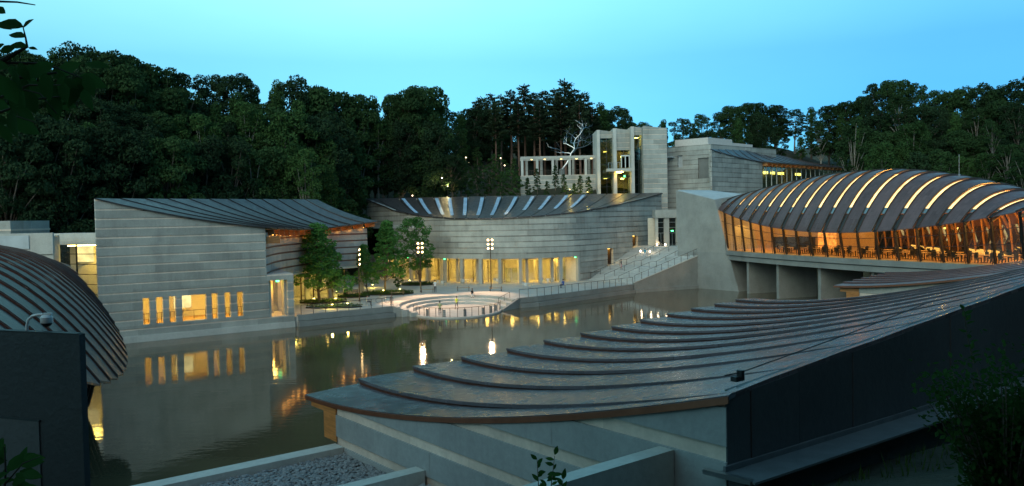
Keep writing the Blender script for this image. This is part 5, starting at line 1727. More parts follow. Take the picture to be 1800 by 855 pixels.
# rows further down the slope
for row, (dd_, dn) in enumerate(((34, 9), (75, 20), (115, 31))):
    px = -30 + row * 17
    while px < 1830:
        if 800 < px < 1060 or (row == 2 and 640 < px < 1400) or (row > 0 and 1060 < px < 1530):
            px += 30; continue
        y = sky_d(px) - dn + tr_.uniform(-3, 3)
        if 600 < px < 1180: y = max(y, 157 + tr_.uniform(0, 4))
        py = sky_y(px) + dd_ + tr_.uniform(-14, 22)
        p = at_y(px, py, y)
        z = gz(p.x, y)
        h = p.z - z
        if h > 5:
            kind = tr_.choice(['d1', 'd2', 'd3', 'd4', 'd5', 's2', 's1'] if row else ['d1', 'd2', 'd3', 'd4', 'd5'])
            side = 'left slope' if px < 800 else 'slope behind the tower' if px < 1300 else 'right slope'
            o = plant(kind, 'forest_tree', ('slender pale-trunked tree in the woods on the ' if kind[0] == 's' else 'dark leafy tree within the woods on the ') + side, 'tree', (p.x, y, z), h, tr_.uniform(0, 6.28), 'forest trees on the slopes', min(1.6, max(0.85, 16 / h)))
            note_tree(o, px, ('just below the skyline', 'midway down the woods', 'low in the woods')[row], 'slender pale-trunked' if kind[0] == 's' else 'dark leafy')
        px += tr_.uniform(30, 42)
name_forest()
# slender pale trunks that stand in front
for i, (px, py, y, lab) in enumerate(((430, 180, 126, 'slender pale tree trunk standing alone behind the left gallery roof'), (497, 185, 127, 'forked pale-trunked tree behind the far end of the left gallery roof'), (511, 195, 128, 'thin pale tree beside the forked tree behind the left gallery'),
                                     (632, 200, 156, 'pale-trunked tree in the gap between the two galleries'), (661, 205, 157, 'pale straight-trunked tree behind the left end of the curved gallery'), (1500, 205, 150, 'spreading pale-branched tree behind the lit bridge'), (1606, 215, 146, 'tall forked pale tree behind the crest of the lit bridge'), (1745, 210, 140, 'pale-trunked tree above the right end of the lit bridge'))):
    p = at_y(px, py, y); z = gz(p.x, y)
    plant('s1' if i % 2 == 0 else 's2', 'slender_tree', lab, 'tree', (p.x, y, z), p.z - z, i * 1.3, None, 1.0)
for i, (px, py, y) in enumerate([(812, 215, 212), (840, 208, 216), (868, 212, 214), (896, 205, 218), (924, 210, 214), (952, 205, 217), (980, 208, 214), (1008, 205, 217), (1036, 206, 214), (825, 235, 200), (855, 240, 203), (885, 236, 200), (915, 242, 203), (945, 236, 201), (975, 240, 203), (1005, 236, 201), (1035, 232, 203), (1060, 225, 205)]):
    p = at_y(px, py, y); z = gz(p.x, y) - 2
    plant(('d2', 'd3', 'd1')[i % 3], 'forest_tree', 'dark leafy tree ' + ('close behind' if i > 8 else 'far behind') + ' the pine stand, ' + ORD[i % 9] + ' from the left', 'tree', (p.x, y, z), p.z - z, i * 1.1, 'dark trees behind the pine stand', 1.3)
# pines
for i, (px, py, y) in enumerate([(838, 178, 184), (846, 172, 190), (862, 166, 186), (880, 168, 192), (897, 160, 188), (921, 150, 190), (938, 164, 186), (955, 160, 193), (975, 158, 188), (992, 142, 187), (1008, 158, 192), (1026, 164, 187), (870, 182, 180), (910, 176, 181), (948, 176, 181), (985, 170, 182), (1018, 178, 180), (1040, 190, 184)]):
    p = at_y(px, py, y); z = gz(p.x, y)
    lab = 'tall bare-trunked pine behind the pergola, ' + (ORD[i] + ' from the left in the back row' if i < 12 else ORD[i - 12] + ' from the left in the front row')
    if i == 9: lab = 'tallest pine, pointing above the stand behind the pergola'
    plant('p1' if i % 2 else 'p2', 'pine_tree', lab, 'tree', (p.x, y, z), p.z - z, i * 0.9, 'pines behind the pergola', 1.2)
# undergrowth and young trees
UND = [(22, 300, 100), (60, 312, 104), (100, 318, 98), (138, 292, 104), (165, 330, 110), (205, 322, 116), (245, 322, 116), (285, 326, 118), (330, 322, 119), (372, 330, 120), (412, 326, 120), (450, 332, 121), (500, 330, 122), (540, 335, 123), (590, 345, 124), (612, 350, 126)]
for i, (px, py, y) in enumerate(UND):
    p = at_y(px, py, y); z = p.z - tr_.uniform(6, 8)
    plant('u1' if i % 3 else 'd1', 'young_tree', 'low bright green young tree just behind the left gallery, ' + ORD[i] + ' from the left', 'tree', (p.x, y, z), p.z - z, i * 1.7, 'young trees behind the left gallery', 1.15)
for i, (px, py, y) in enumerate([(672, 292, 158), (700, 300, 157), (722, 285, 160), (748, 305, 157), (770, 292, 160), (795, 300, 158), (818, 292, 160), (838, 296, 158), (858, 288, 161), (880, 302, 157), (900, 298, 159), (762, 268, 172), (800, 262, 174), (840, 258, 174), (728, 262, 172), (690, 262, 170), (876, 270, 175), (905, 278, 174)]):
    p = at_y(px, py, y); z = p.z - tr_.uniform(6.0, 8)
    plant(('u1', 'u2')[i % 2], 'young_tree', 'young green tree ' + ('close behind' if y < 165 else 'higher on the slope behind') + ' the curved gallery, ' + ORD[sorted([(672, 700, 722, 748, 770, 795, 818, 838, 858, 880, 900), (690, 728, 762, 800, 840, 876, 905)][y > 165]).index(px)] + ' from left', 'tree', (p.x, y, z), p.z - z, i * 1.1, 'young trees behind the curved gallery', 1.1)
for i, (px, py, y) in enumerate([(928, 312, 158), (944, 296, 157.5), (960, 318, 156.5), (976, 290, 157.5), (992, 306, 157), (1008, 322, 156), (1019, 308, 158), (1036, 310, 158)]):
    p = at_y(px, py, y); z = p.z - tr_.uniform(4.5, 6)
    plant('u2', 'young_tree', 'pointed young tree against the pergola wall, ' + ORD[i] + ' from the left' if i < 7 else 'young tree lit orange from below beside the tower', 'tree', (p.x, y, z), p.z - z, i * 1.9, 'young trees against the pergola wall' if i < 7 else None, 1.0)
for i, (px, py, y) in enumerate([(1545, 296, 166), (1580, 300, 160), (1640, 305, 152), (1690, 300, 146), (1735, 312, 140), (1775, 318, 134), (1800, 300, 136)]):
    p = at_y(px, py, y); z = p.z - 9
    plant('u1', 'young_tree', 'low leafy tree showing above the lit bridge roof, ' + ORD[i] + ' from the left', 'tree', (p.x, y, z), 9, i * 1.9, 'low trees above the lit bridge roof', 1.2)
# trees of the plaza
PT = [(562, 533, 394, 't1', 1.5, 'largest leafy plaza tree beside the lit portal'), (586, 529, 432, 't3', 0.95, 'smaller plaza tree growing beside the largest one'), (646, 518, 428, 't2', 1.15, 'low plaza tree behind the left lamp post'),
      (678, 513, 386, 't2', 1.25, 'pointed plaza tree between the left and middle lamp posts'), (738, 502, 381, 't3', 1.15, 'rounded plaza tree behind the middle lamp post'), (700, 509, 462, 'u1', 0.9, 'young small plaza tree near the lit colonnade')]
for i, (px, py, top, kind, wd, lab) in enumerate(PT):
    p = at_z(px, py, PLZ)
    h = at_y(px, top, p.y).z - PLZ
    plant(kind, 'plaza_tree', lab, 'tree', (p.x, p.y, PLZ), h, i * 2.1, None, wd)
# woods on the camera's own slope, beside and behind it
NEAR = [(-44 + 7.5 * i + (k % 2) * 3.5, -7.5 - 7 * k - (2.0 if abs(-44 + 7.5 * i) < 6 else 0) + 1.5 * ((i * 7 + k) % 3)) for k in range(4) for i in range(13)]
NEAR += [(25, 1), (31, 9), (38, 18), (46, 27), (34, 2), (44, 12), (54, 24)]
for i, (x, y) in enumerate(NEAR):
    z = gz(x, y)
    plant(('d1', 'd3', 'd2')[i % 3], 'forest_tree', 'dark tree on the near slope behind the viewpoint', 'tree', (x, y, z), 17 + i % 4, i * 1.3, 'trees on the near slope', 1.15)

# ------------------------------------------------------------------ planting beds with ground cover and garden lights
def bed(px, py, rx, ry, lab, seed):
    c = at_z(px, py, PLZ)
    o = thing('planting_bed', lab, 'planting bed', (c.x, c.y, PLZ))
    n = 26
    MB().prism([(c.x + rx * math.cos(2 * math.pi * i / n), c.y + ry * math.sin(2 * math.pi * i / n)) for i in range(n)], PLZ - 0.1, PLZ + 0.1).build('soil', MATS['soil'], o)
    r_ = random.Random(seed)
    mb = MB()
    for i in range(int(240 * rx * ry)):
        a = r_.uniform(0, 6.28); k = math.sqrt(r_.random())
        p = Vector((c.x + rx * k * math.cos(a), c.y + ry * k * math.sin(a), PLZ + r_.uniform(0.08, 0.42)))
        t = Vector((r_.uniform(-1, 1), r_.uniform(-1, 1), r_.uniform(0, 1))).normalized(); b = t.orthogonal().normalized()
        s = r_.uniform(0.12, 0.24)
        mb.face([p - t * s * 0.5, p + b * s * 0.3, p + t * s * 0.5, p - b * s * 0.3])
    g = mb.build('ground_cover', MATS['ground_cover'], o); g['kind'] = 'stuff'
bed(568, 532, 3.0, 1.6, 'oval green bed under the largest plaza tree', 1)
bed(587, 541, 3.4, 1.1, 'long green bed at the quay edge below the largest tree', 2)
bed(622, 522, 2.2, 1.6, 'green bed behind the left lamp post', 3)
bed(682, 517, 3.6, 2.2, 'green bed between the bench and the round court steps', 4)
bed(735, 501, 2.7, 1.9, 'oval green bed under the rounded plaza tree', 5)
def uplight(px, py, z, lab, e=40, y=None):
    p = at_z(px, py, z) if y is None else at_y(px, py, y)
    o = thing('garden_light', lab, 'light', p)
    MB().lathe([(0.05, 0), (0.06, 0.2), (0.11, 0.22), (0.12, 0.34), (0.09, 0.36)], p, 8).build('housing', MATS['dark_metal'], o)
    MB().lathe([(0.10, 0.345), (0.10, 0.375), (0.02, 0.39)], p, 8).build('lens', MATS['garden_glow'], o)
    point_light(o, p + Vector((0, -0.15, 0.75)), e, (1.0, 0.72, 0.12), 0.12)
uplight(584, 541, PLZ + 0.1, 'yellow garden light in the bed at the quay edge, left one', 60)
uplight(611, 539, PLZ + 0.1, 'yellow garden light at the right tip of the quay edge bed', 25)
uplight(590, 530, PLZ + 0.1, 'bright yellow garden light under the largest tree', 90)
uplight(552, 530, PLZ + 0.1, 'small garden light at the left end of the oval bed', 25)
uplight(592, 517, PLZ + 0.1, 'garden light by the bin behind the largest tree', 70)
uplight(674, 515, PLZ + 0.1, 'garden light in the middle of the bed near the bench', 80)
uplight(703, 513, PLZ + 0.1, 'garden light at the right of the bed near the steps', 80)
uplight(720, 497, PLZ + 0.1, 'garden light in the bed under the rounded tree', 60)
uplight(655, 505, PLZ + 0.1, 'garden light hidden behind the trees by the lit lobby', 80)
uplight(1001.5, 337, 0, 'yellow garden light low on the slope below the pergola', 60, 156)
uplight(1033, 341, 0, 'orange garden light beside the foot of the tower', 110, 156)
for i, (px, py, lab) in enumerate([(725, 345, 'small path light just above the curved gallery roof, leftmost of all'), (763, 320, 'faint path light on the slope, lower of the left pair'), (777, 314, 'path light on the slope, upper of the left pair'), (787, 329, 'brightest path light on the slope behind the curved gallery'), (805, 291, 'path light up the slope left of the row of three'), (824, 287, 'path light in the middle of the slope below the pines'), (819, 278, 'topmost path light on the slope below the pines'), (880, 279, 'path light left of the pergola, upper one'), (887, 292, 'path light left of the pergola, lower one')]):
    p = at_y(px, py, 156 if py > 300 else 168)
    o = thing('path_light', lab, 'light', p)
    MB().tube([p + Vector((0, 0, -1.6)), p], 0.05, 6).build('post', MATS['dark_metal'], o)
    MB().lathe([(0.03, -0.02), (0.09, 0.03), (0.11, 0.1), (0.08, 0.17), (0.03, 0.2)], p, 8).build('globe', MATS['globe_glow'], o)
    point_light(o, p + Vector((0, -0.2, 0.5)), 30 if i != 3 else 90, (1.0, 0.8, 0.35), 0.1)

# ------------------------------------------------------------------ plaza lamp posts
def lamp_post(px, py, top, lab, cols, nh, aim):
    b = at_z(px, py, PLZ)
    zt = at_y(px, top, b.y).z
    o = thing('lamp_post', lab, 'street lamp', b)
    MB().lathe([(0.16, 0), (0.16, 0.08), (0.09, 0.12)], b, 10).build('base_plate', MATS['bronze'], o)
    MB().tube([b, Vector((b.x, b.y, zt))], [0.085, 0.06], 8).build('pole', MATS['bronze'], o)
    ang = math.atan2(aim[1] - b.y, aim[0] - b.x)
    side = Vector((-math.sin(ang), math.cos(ang), 0)); fw = Vector((math.cos(ang), math.sin(ang), -0.35)).normalized()
    for c in cols:
        for k in range(nh):
            p = Vector((b.x, b.y, zt - 0.15 - 0.62 * k)) + side * c + Vector((fw.x, fw.y, 0)) * 0.12
            MB().bar(Vector((b.x, b.y, p.z)), p, 0.05, 0.05).build('arm', MATS['bronze'], o)
            hd = MB().tube([p - fw * 0.22, p - fw * 0.05, p + fw * 0.06], [0.08, 0.14, 0.17], 10).build('lamp_head', MATS['bronze'], o)
            MB().tube([p + fw * 0.061, p + fw * 0.085], [0.16, 0.12], 10).build('lens', MATS['lamp_glow'], hd)
    l = point_light(o, Vector((b.x, b.y, zt - 0.7)) + Vector((fw.x, fw.y, 0)) * 0.5, 3000, (1.0, 0.62, 0.36), 0.25, 'SPOT', 64)
    hd_ = Vector((aim[0] - b.x, aim[1] - b.y, 0)).normalized() * 9.5
    d = Vector((hd_.x, hd_.y, -6.6)).normalized()
    l.rotation_euler = (-d).to_track_quat('Z', 'Y').to_euler()
lamp_post(632, 530, 437, 'left lamp post with a single column of lit heads by the quay', (0.0,), 4, (-8, 97))
lamp_post(740, 514, 426, 'middle lamp post with paired lit heads at the bench above the round court', (-0.3, 0.3), 3, (DC.x - 1, DC.y - 2))
lamp_post(863.5, 508, 420, 'right lamp post with paired lit heads in front of the colonnade', (-0.3, 0.3), 3, (DC.x + 1, DC.y - 2))

# ------------------------------------------------------------------ railings, bollards, benches, bin, tables, bicycle
def railing(pts, lab, zf=None, h=1.05, sp=1.4, rails=(1.0,), wires=(0.2, 0.4, 0.6, 0.8)):
    pts = [Vector(p) for p in pts]
    o = thing('railing', lab, 'railing', pts[0])
    tot = []
    for a, b in zip(pts[:-1], pts[1:]):
        n = max(1, round((b - a).length / sp))
        for k in range(n): tot.append(a.lerp(b, k / n))
    tot.append(pts[-1])
    for p in tot: MB().box((p.x, p.y, p.z + h / 2), (0.055, 0.055, h)).build('post', MATS['bronze'], o)
    up = Vector((0, 0, 1))
    MB().tube([p + up * h for p in tot], 0.028, 5).build('top_rail', MATS['bronze'], o)
    mb = MB()
    for w in wires: mb.tube([p + up * w * h for p in tot], 0.008, 3)
    mb.build('wires', MATS['steel'], o)
q1 = Q1 + A_dir * 0.4
railing([(q1.x, q1.y, PLZ + 0.16), (Q2.x, Q2.y, PLZ + 0.16)], 'slim metal railing along the left quay wall')
railing([(*circ(DC, R_DISC + 0.12, math.radians(a)), 0.17) for a in range(204, 372, 9)], 'curved metal railing around the water side of the round court', sp=1.5)
railing([(Q3.x + 0.1, Q3.y + 0.2, PLZ + 0.16), (Q4.x, Q4.y, PLZ + 0.16), (Q5.x, Q5.y, PLZ + 0.16)], 'metal railing along the right quay wall up to the stairs')
railing([(*stp(0, -0.1), PLZ + 0.4), (*stp(12.3, -0.1), 5.2)], 'sloping metal railing on the stair side wall', sp=1.25)
for j, v in enumerate((4.5, 8.5, 12.6)):
    railing([(*stp(0.3, v), PLZ + 0.15), (*stp(6.0, v), 3.1), (*stp(7.4, v), 3.2), (*stp(14.8, v), 5.9)], ('handrail on the stairs nearest the water', 'handrail up the middle of the stairs', 'handrail on the stairs nearest the gallery wall')[j], sp=2.2, h=0.95, wires=(0.5,))
railing([(*stp(15.8, 0.2), 6.0), (*stp(15.8, 4.0), 6.0)], 'short railing on the landing beside the abutment')
railing([(*circ(DC, R_DISC + 0.3 + 0.85 * k, math.radians(a)), 0.2 + 0.3 * k) for k, a in enumerate((24, 25, 26))], 'short handrail down the right side of the round court steps', sp=1.0)
railing([(*circ(DC, R_DISC + 2.7, math.radians(a)), PLZ) for a in (200, 190, 180)], 'short railing at the left top of the round court steps', sp=1.0)
for i, px in enumerate((750, 781, 817, 848, 869, 875)):
    a = -math.acos(max(-0.95, min(0.95, (at_z(px, 557, 0.15).x - DC.x) / (R_DISC - 0.35))))
    if i > 3: a = math.radians((-30, -14)[i - 4])
    x, y = circ(DC, R_DISC - 0.35, a)
    o = thing('bollard', 'short round steel bollard at the water rim, ' + ('first', 'second', 'third', 'fourth', 'fifth', 'sixth')[i] + ' from the left', 'bollard', (x, y, 0.15), 'bollards of the round court')
    MB().lathe([(0.17, 0), (0.17, 0.72), (0.15, 0.76)], (x, y, 0.15), 12).build('body', MATS['grey_metal'], o, True)
    MB().lathe([(0.175, 0.0), (0.175, 0.05)], (x, y, 0.77 + 0.15), 12).build('cap', MATS['bronze'], o)
def bench(px, py, rz, lab, L=1.9, back=False):
    b = at_z(px, py, PLZ)
    o = local_thing('bench', lab, 'bench', (b.x, b.y, PLZ), rz)
    for k in range(4): lpart('slat', MB().box((0, -0.2 + 0.14 * k, 0.44), (L, 0.11, 0.045)).mesh('slat', MATS['bench_wood']), o)
    for x in (-L / 2 + 0.15, L / 2 - 0.15):
        mb = MB().box((x, 0, 0.21), (0.07, 0.46, 0.42))
        if back: mb.box((x, 0.3, 0.62), (0.06, 0.06, 0.5))
        lpart('leg', mb.mesh('leg', MATS['bronze']), o)
        if not back: lpart('armrest', MB().box((x, 0, 0.66), (0.05, 0.46, 0.05)).box((x, 0.2, 0.54), (0.05, 0.05, 0.22)).box((x, -0.2, 0.54), (0.05, 0.05, 0.22)).mesh('armrest', MATS['bronze']), o)
    if back:
        for k in range(3): lpart('back_slat', MB().box((0, 0.3, 0.58 + 0.13 * k), (L, 0.035, 0.10)).mesh('back_slat', MATS['bench_wood']), o)
bench(751, 514.5, 0.1, 'long bench at the foot of the middle lamp post')
bench(814.5, 511.5, 0.0, 'long bench behind the centre of the round court')
bench(871.5, 512, -0.1, 'long bench at the foot of the right lamp post')
bench(699, 520, 0.35, 'bench beside the left end of the round court steps')
bench(621, 521, 0.8, 'wooden bench with backrest behind the left lamp post', 2.0, True)
b = at_z(607.5, 521, PLZ)
o = thing('litter_bin', 'dark square litter bin left of the wooden bench', 'bin', b)
MB().box((b.x, b.y, PLZ + 0.5), (0.55, 0.55, 1.0), 0.4).build('body', MATS['dark_metal'], o)
MB().box((b.x, b.y, PLZ + 1.03), (0.6, 0.6, 0.06), 0.4).build('lid', MATS['steel'], o)
def cafe_set(px, py, lab, seed):
    p = at_z(px, py, PLZ)
    t = local_thing('cafe_table', 'round white cafe table ' + lab, 'table', (p.x, p.y, PLZ))
    lpart('table_top', MB().lathe([(0.42, 0.70), (0.42, 0.73)], (0, 0, 0), 14).mesh('table_top', MATS['white_metal']), t)
    lpart('pedestal', MB().lathe([(0.22, 0), (0.04, 0.05), (0.04, 0.70)], (0, 0, 0), 8).mesh('pedestal', MATS['white_metal']), t)
    r_ = random.Random(seed)
    for k in range(3):
        a = k * 2.1 + r_.uniform(0, 0.6)
        c = local_thing('cafe_chair', 'white metal cafe chair ' + lab + (', nearest the water', ', on its right', ', on its left')[k], 'chair', (p.x + math.cos(a) * 0.8, p.y + math.sin(a) * 0.8, PLZ), a - math.pi / 2, 'cafe chairs on the plaza')
        lpart('seat', MB().box((0, 0, 0.44), (0.4, 0.4, 0.04)).mesh('seat', MATS['white_metal']), c)
        lpart('backrest', MB().box((0, 0.19, 0.70), (0.4, 0.03, 0.36)).mesh('backrest', MATS['white_metal']), c)
        for x in (-0.17, 0.17):
            for y in (-0.17, 0.17): lpart('leg', MB().box((x, y, 0.21), (0.03, 0.03, 0.42)).mesh('leg', MATS['white_metal']), c)
cafe_set(779, 503, 'left of the white-shirted man', 1)
cafe_set(820, 500, 'in front of the third column', 2)
cafe_set(877, 499, 'behind the right lamp post', 3)
cafe_set(927, 507, 'in front of the lit glass doors', 4)
cafe_set(963, 499, 'near the right end of the colonnade', 5)
# bicycle
p = at_z(673, 533, PLZ)
o = local_thing('bicycle', 'parked bicycle beside the seated person on the quay', 'bicycle', (p.x, p.y, PLZ), 0.25)
for x in (-0.52, 0.52):
    pts = [(x + 0.34 * math.cos(a * math.pi / 10), 0, 0.36 + 0.34 * math.sin(a * math.pi / 10)) for a in range(21)]
    w = lpart('wheel', MB().tube(pts, 0.02, 5).mesh('wheel', MATS['black']), o)
    sp = MB()
    for k in range(10): sp.tube([(x, 0, 0.36), (x + 0.33 * math.cos(k * 0.628), 0, 0.36 + 0.33 * math.sin(k * 0.628))], 0.004, 3)
    lpart('spokes', sp.mesh('spokes', MATS['steel']), w)
fr = MB()
for a, b in (((-0.52, 0, 0.36), (-0.15, 0, 0.33)), ((-0.15, 0, 0.33), (-0.25, 0, 0.85)), ((-0.52, 0, 0.36), (-0.23, 0, 0.78)), ((-0.23, 0, 0.8), (0.36, 0, 0.85)), ((-0.15, 0, 0.33), (0.38, 0, 0.78)), ((0.34, 0, 0.98), (0.52, 0, 0.36))):
    fr.tube([a, b], 0.022, 5)
lpart('frame', fr.mesh('frame', MATS['steel']), o)
lpart('saddle', MB().box((-0.26, 0, 0.9), (0.26, 0.13, 0.05)).mesh('saddle', MATS['black']), o)
lpart('handlebar', MB().tube([(0.34, -0.26, 1.02), (0.34, 0, 1.0), (0.34, 0.26, 1.02)], 0.018, 5).mesh('handlebar', MATS['black']), o)
# lanterns on the stairs
for i, (px, py, lab) in enumerate(((1126, 444, 'left'), (1139, 443, 'second from left'), (1142.5, 445, 'third from left, lowest'), (1154, 444, 'right one'), (1155, 432, 'upper left one by the doors'), (1169.5, 432.5, 'upper right one by the doors'))):
    p = at_z(px, py, 5.1 if i < 4 else 6.1)
    o = thing('stair_lantern', 'small glowing lantern standing high on the stairs, ' + lab, 'lantern', p)
    MB().box((p.x, p.y, p.z + 0.02), (0.26, 0.26, 0.04)).build('base', MATS['bronze'], o)
    MB().lathe([(0.10, 0.04), (0.14, 0.15), (0.14, 0.30), (0.08, 0.40)], p, 8).build('globe', MATS['globe_glow'], o)
    point_light(o, p + Vector((0, -0.35, 0.35)), 12, (1.0, 0.75, 0.45), 0.1)
# boulders at the water line under the bridge
rb = random.Random(3)
for i in range(13):
    t = 0.05 + 0.5 * i / 12
    c = deckR(t, -1, rb.uniform(4.5, 6.0), 0.05)
    bm = bmesh.new(); bmesh.ops.create_icosphere(bm, subdivisions=2, radius=1.0)
    for v in bm.verts: v.co *= 1 + 0.25 * noise.noise(v.co * 1.7 + Vector((i * 3.1, 0, 0)))
    me = bpy.data.meshes.new('boulder'); bm.to_mesh(me); bm.free(); me.materials.append(MATS['stone'])
    o = link('boulder', me, None, c, rb.uniform(0, 6)); o.scale = (rb.uniform(0.4, 0.8), rb.uniform(0.35, 0.6), rb.uniform(0.2, 0.4))
    tag(o, 'grey boulder at the water line under the lit bridge, ' + ORD[i] + ' from the far abutment', 'boulder', 'boulders under the lit bridge')

# ------------------------------------------------------------------ people
def person(px, py, z, lab, rz, shirt, legs, pose='stand', h=1.75, shorts=False, hair='hair'):
    for nm, c in (('shirt', shirt), ('trousers', legs)):
        key = nm + str(c)
        if key not in MATS: plain(key, c, 0.8, 0, 0.2, 0.08)
    b = at_z(px, py, z)
    S = []   # segments: a, b, ra, rb, material
    if pose == 'sit':
        pel = (0, 0, 0.50); ch = (0, 0.03, 0.92); nk = (0, 0.0, 1.06); hd = (0, -0.02, 1.20); hip = 0.10
        kn = [(s * 0.13, -0.44, 0.50) for s in (-1, 1)]; an = [(s * 0.13, -0.40, 0.08) for s in (-1, 1)]
        el = [(s * 0.25, -0.06, 0.72) for s in (-1, 1)]; ha = [(s * 0.16, -0.30, 0.60) for s in (-1, 1)]
        sh = [(s * 0.19, 0.02, 0.98) for s in (-1, 1)]; hp = [(s * 0.10, 0, 0.48) for s in (-1, 1)]
    else:
        st = 0.16 if pose == 'walk' else 0.02
        pel = (0, 0, 0.96); ch = (0, 0.01, 1.32); nk = (0, 0.0, 1.50); hd = (0, -0.02, 1.64)
        hp = [(s * 0.10, 0, 0.92) for s in (-1, 1)]
        kn = [(s * 0.11, -0.03 + s * st * 0.6, 0.50) for s in (-1, 1)]; an = [(s * 0.11, s * st, 0.08) for s in (-1, 1)]
        sh = [(s * 0.19, 0.01, 1.42) for s in (-1, 1)]
        el = [(s * 0.27, 0.03, 1.14) for s in (-1, 1)]; ha = [(s * 0.27, -0.07, 0.88) for s in (-1, 1)]
        if pose == 'arms': el = [(s * 0.28, -0.08, 1.16) for s in (-1, 1)]; ha = [(s * 0.08, -0.28, 1.18) for s in (-1, 1)]
    verts, edges, rad, mat = [], [], [], []
    def V(p, r_): verts.append(Vector(p)); rad.append(r_); return len(verts) - 1
    def Ed(a, b_, m_): edges.append((a, b_)); mat.append(m_)
    vp = V(pel, 0.135); vc = V(ch, 0.15); vn = V(nk, 0.06); vh = V(hd, 0.088); vt = V((hd[0], hd[1], hd[2] + 0.10), 0.07)
    Ed(vp, vc, 1); Ed(vc, vn, 1); Ed(vn, vh, 0); Ed(vh, vt, 0)
    vno = V((hd[0], hd[1] - 0.10, hd[2] + 0.0), 0.018); Ed(vh, vno, 0)
    for i in (0, 1):
        a = V(hp[i], 0.095); k = V(kn[i], 0.062); f = V(an[i], 0.042); t = V((an[i][0], an[i][1] - 0.16, 0.045 if pose != 'sit' else an[i][2] - 0.04), 0.04)
        Ed(vp, a, 2); Ed(a, k, 2); Ed(k, f, 0 if shorts else 2); Ed(f, t, 3)
        s = V(sh[i], 0.062); e = V(el[i], 0.044); w = V(ha[i], 0.03)
        Ed(vc, s, 1); Ed(s, e, 1); Ed(e, w, 0)
        d = (Vector(ha[i]) - Vector(el[i])).normalized()
        pm_ = V(Vector(ha[i]) + d * 0.07, 0.028); Ed(w, pm_, 0)
        sd_ = d.orthogonal().normalized()
        for k_, (o_, L) in enumerate(((-0.03, 0.075), (-0.01, 0.085), (0.01, 0.08), (0.03, 0.06))):
            g = V(Vector(ha[i]) + d * (0.07 + L) + sd_ * o_, 0.008); Ed(pm_, g, 0)
        g = V(Vector(ha[i]) + d * 0.07 + sd_ * 0.07, 0.009); Ed(w, g, 0)
    me = bpy.data.meshes.new('body'); me.from_pydata([tuple(v) for v in verts], edges, []); me.update()
    ob = bpy.data.objects.new('body_tmp', me); COL.objects.link(ob)
    sk = ob.modifiers.new('skin', 'SKIN'); sk.use_smooth_shade = True
    for i, sv in enumerate(me.skin_vertices[0].data):
        sv.radius = (rad[i], rad[i] * (0.72 if i in (0, 1) else 1.0)); sv.use_root = (i == 0)
    sb = ob.modifiers.new('sub', 'SUBSURF'); sb.levels = 1; sb.render_levels = 1
    dg = bpy.context.evaluated_depsgraph_get()
    bme = bpy.data.meshes.new_from_object(ob.evaluated_get(dg))
    bpy.data.objects.remove(ob); bpy.data.meshes.remove(me)
    bme.name = 'body'
    bme.materials.clear()
    for mt in (MATS['skin'], MATS['shirt' + str(shirt)], MATS['trousers' + str(legs)], MATS['black']): bme.materials.append(mt)
    for f in bme.polygons:
        c = f.center; best = None
        for (a, b_), m_ in zip(edges, mat):
            A, B = verts[a], verts[b_]; ab = B - A; t = max(0, min(1, (c - A).dot(ab) / max(1e-9, ab.length_squared)))
            d = (c - (A + ab * t)).length - lerp(rad[a], rad[b_], t)
            if best is None or d < best[0]: best = (d, m_)
        f.material_index = best[1]; f.use_smooth = True
    o = local_thing('person', lab, 'person', (b.x, b.y, z), rz, None, h / 1.75)
    lpart('body', bme, o)
    hm = MB().lathe([(0.02, 0.125), (0.075, 0.10), (0.103, 0.04), (0.098, -0.02), (0.06, -0.06)], (hd[0], hd[1] + 0.018, hd[2] + 0.045), 10)
    lpart('hair', hm.mesh('hair', MATS[hair], True), o)
person(765, 515, PLZ, 'person in white shirt and dark trousers standing above the court steps', math.pi, (0.75, 0.76, 0.78), (0.015, 0.015, 0.02), 'arms', 1.78)
person(773.5, 556, 0.15, 'person in pale yellow shirt and dark trousers standing at the water rim', math.pi, (0.62, 0.58, 0.30), (0.03, 0.035, 0.05), 'arms', 1.74)
person(803, 544, 0.15, 'person in bright yellow shirt and grey shorts on the court floor', -0.6, (0.75, 0.78, 0.12), (0.18, 0.17, 0.18), 'walk', 1.6, True)
person(830.5, 528, 0.47, 'person in dark top and white shorts on the court steps', 2.4, (0.03, 0.03, 0.035), (0.7, 0.7, 0.7), 'walk', 1.55, True)
person(646, 538, PLZ, 'person in grey top seated by the left quay railing', 1.9, (0.35, 0.37, 0.42), (0.03, 0.03, 0.035), 'sit', 1.75)
person(990, 507, PLZ, 'person in blue top seated by the right quay railing', -2.4, (0.05, 0.12, 0.40), (0.04, 0.05, 0.09), 'sit', 1.75)
person(1092, 474, 2.7, 'person in black top and pink shorts on the lower stairs', 1.2, (0.02, 0.02, 0.025), (0.65, 0.35, 0.40), 'walk', 1.65, True)
person(1134, 455, 4.2, 'person in teal shirt and white trousers on the upper stairs', 2.2, (0.05, 0.30, 0.42), (0.7, 0.72, 0.74), 'walk', 1.75)
for nm, (px, py, z) in (('person in grey top', (646, 538, PLZ)), ('person in blue top', (990, 507, PLZ))):
    b_ = at_z(px, py, z)
    o = MB().box((b_.x, b_.y, z + 0.43), (0.42, 0.42, 0.05)).box((b_.x - 0.17, b_.y - 0.17, z + 0.2), (0.04, 0.04, 0.42)).box((b_.x + 0.17, b_.y - 0.17, z + 0.2), (0.04, 0.04, 0.42)).box((b_.x - 0.17, b_.y + 0.17, z + 0.2), (0.04, 0.04, 0.42)).box((b_.x + 0.17, b_.y + 0.17, z + 0.2), (0.04, 0.04, 0.42)).build('stool', MATS['steel'])
    tag(o, 'small metal stool under the seated ' + nm, 'stool')

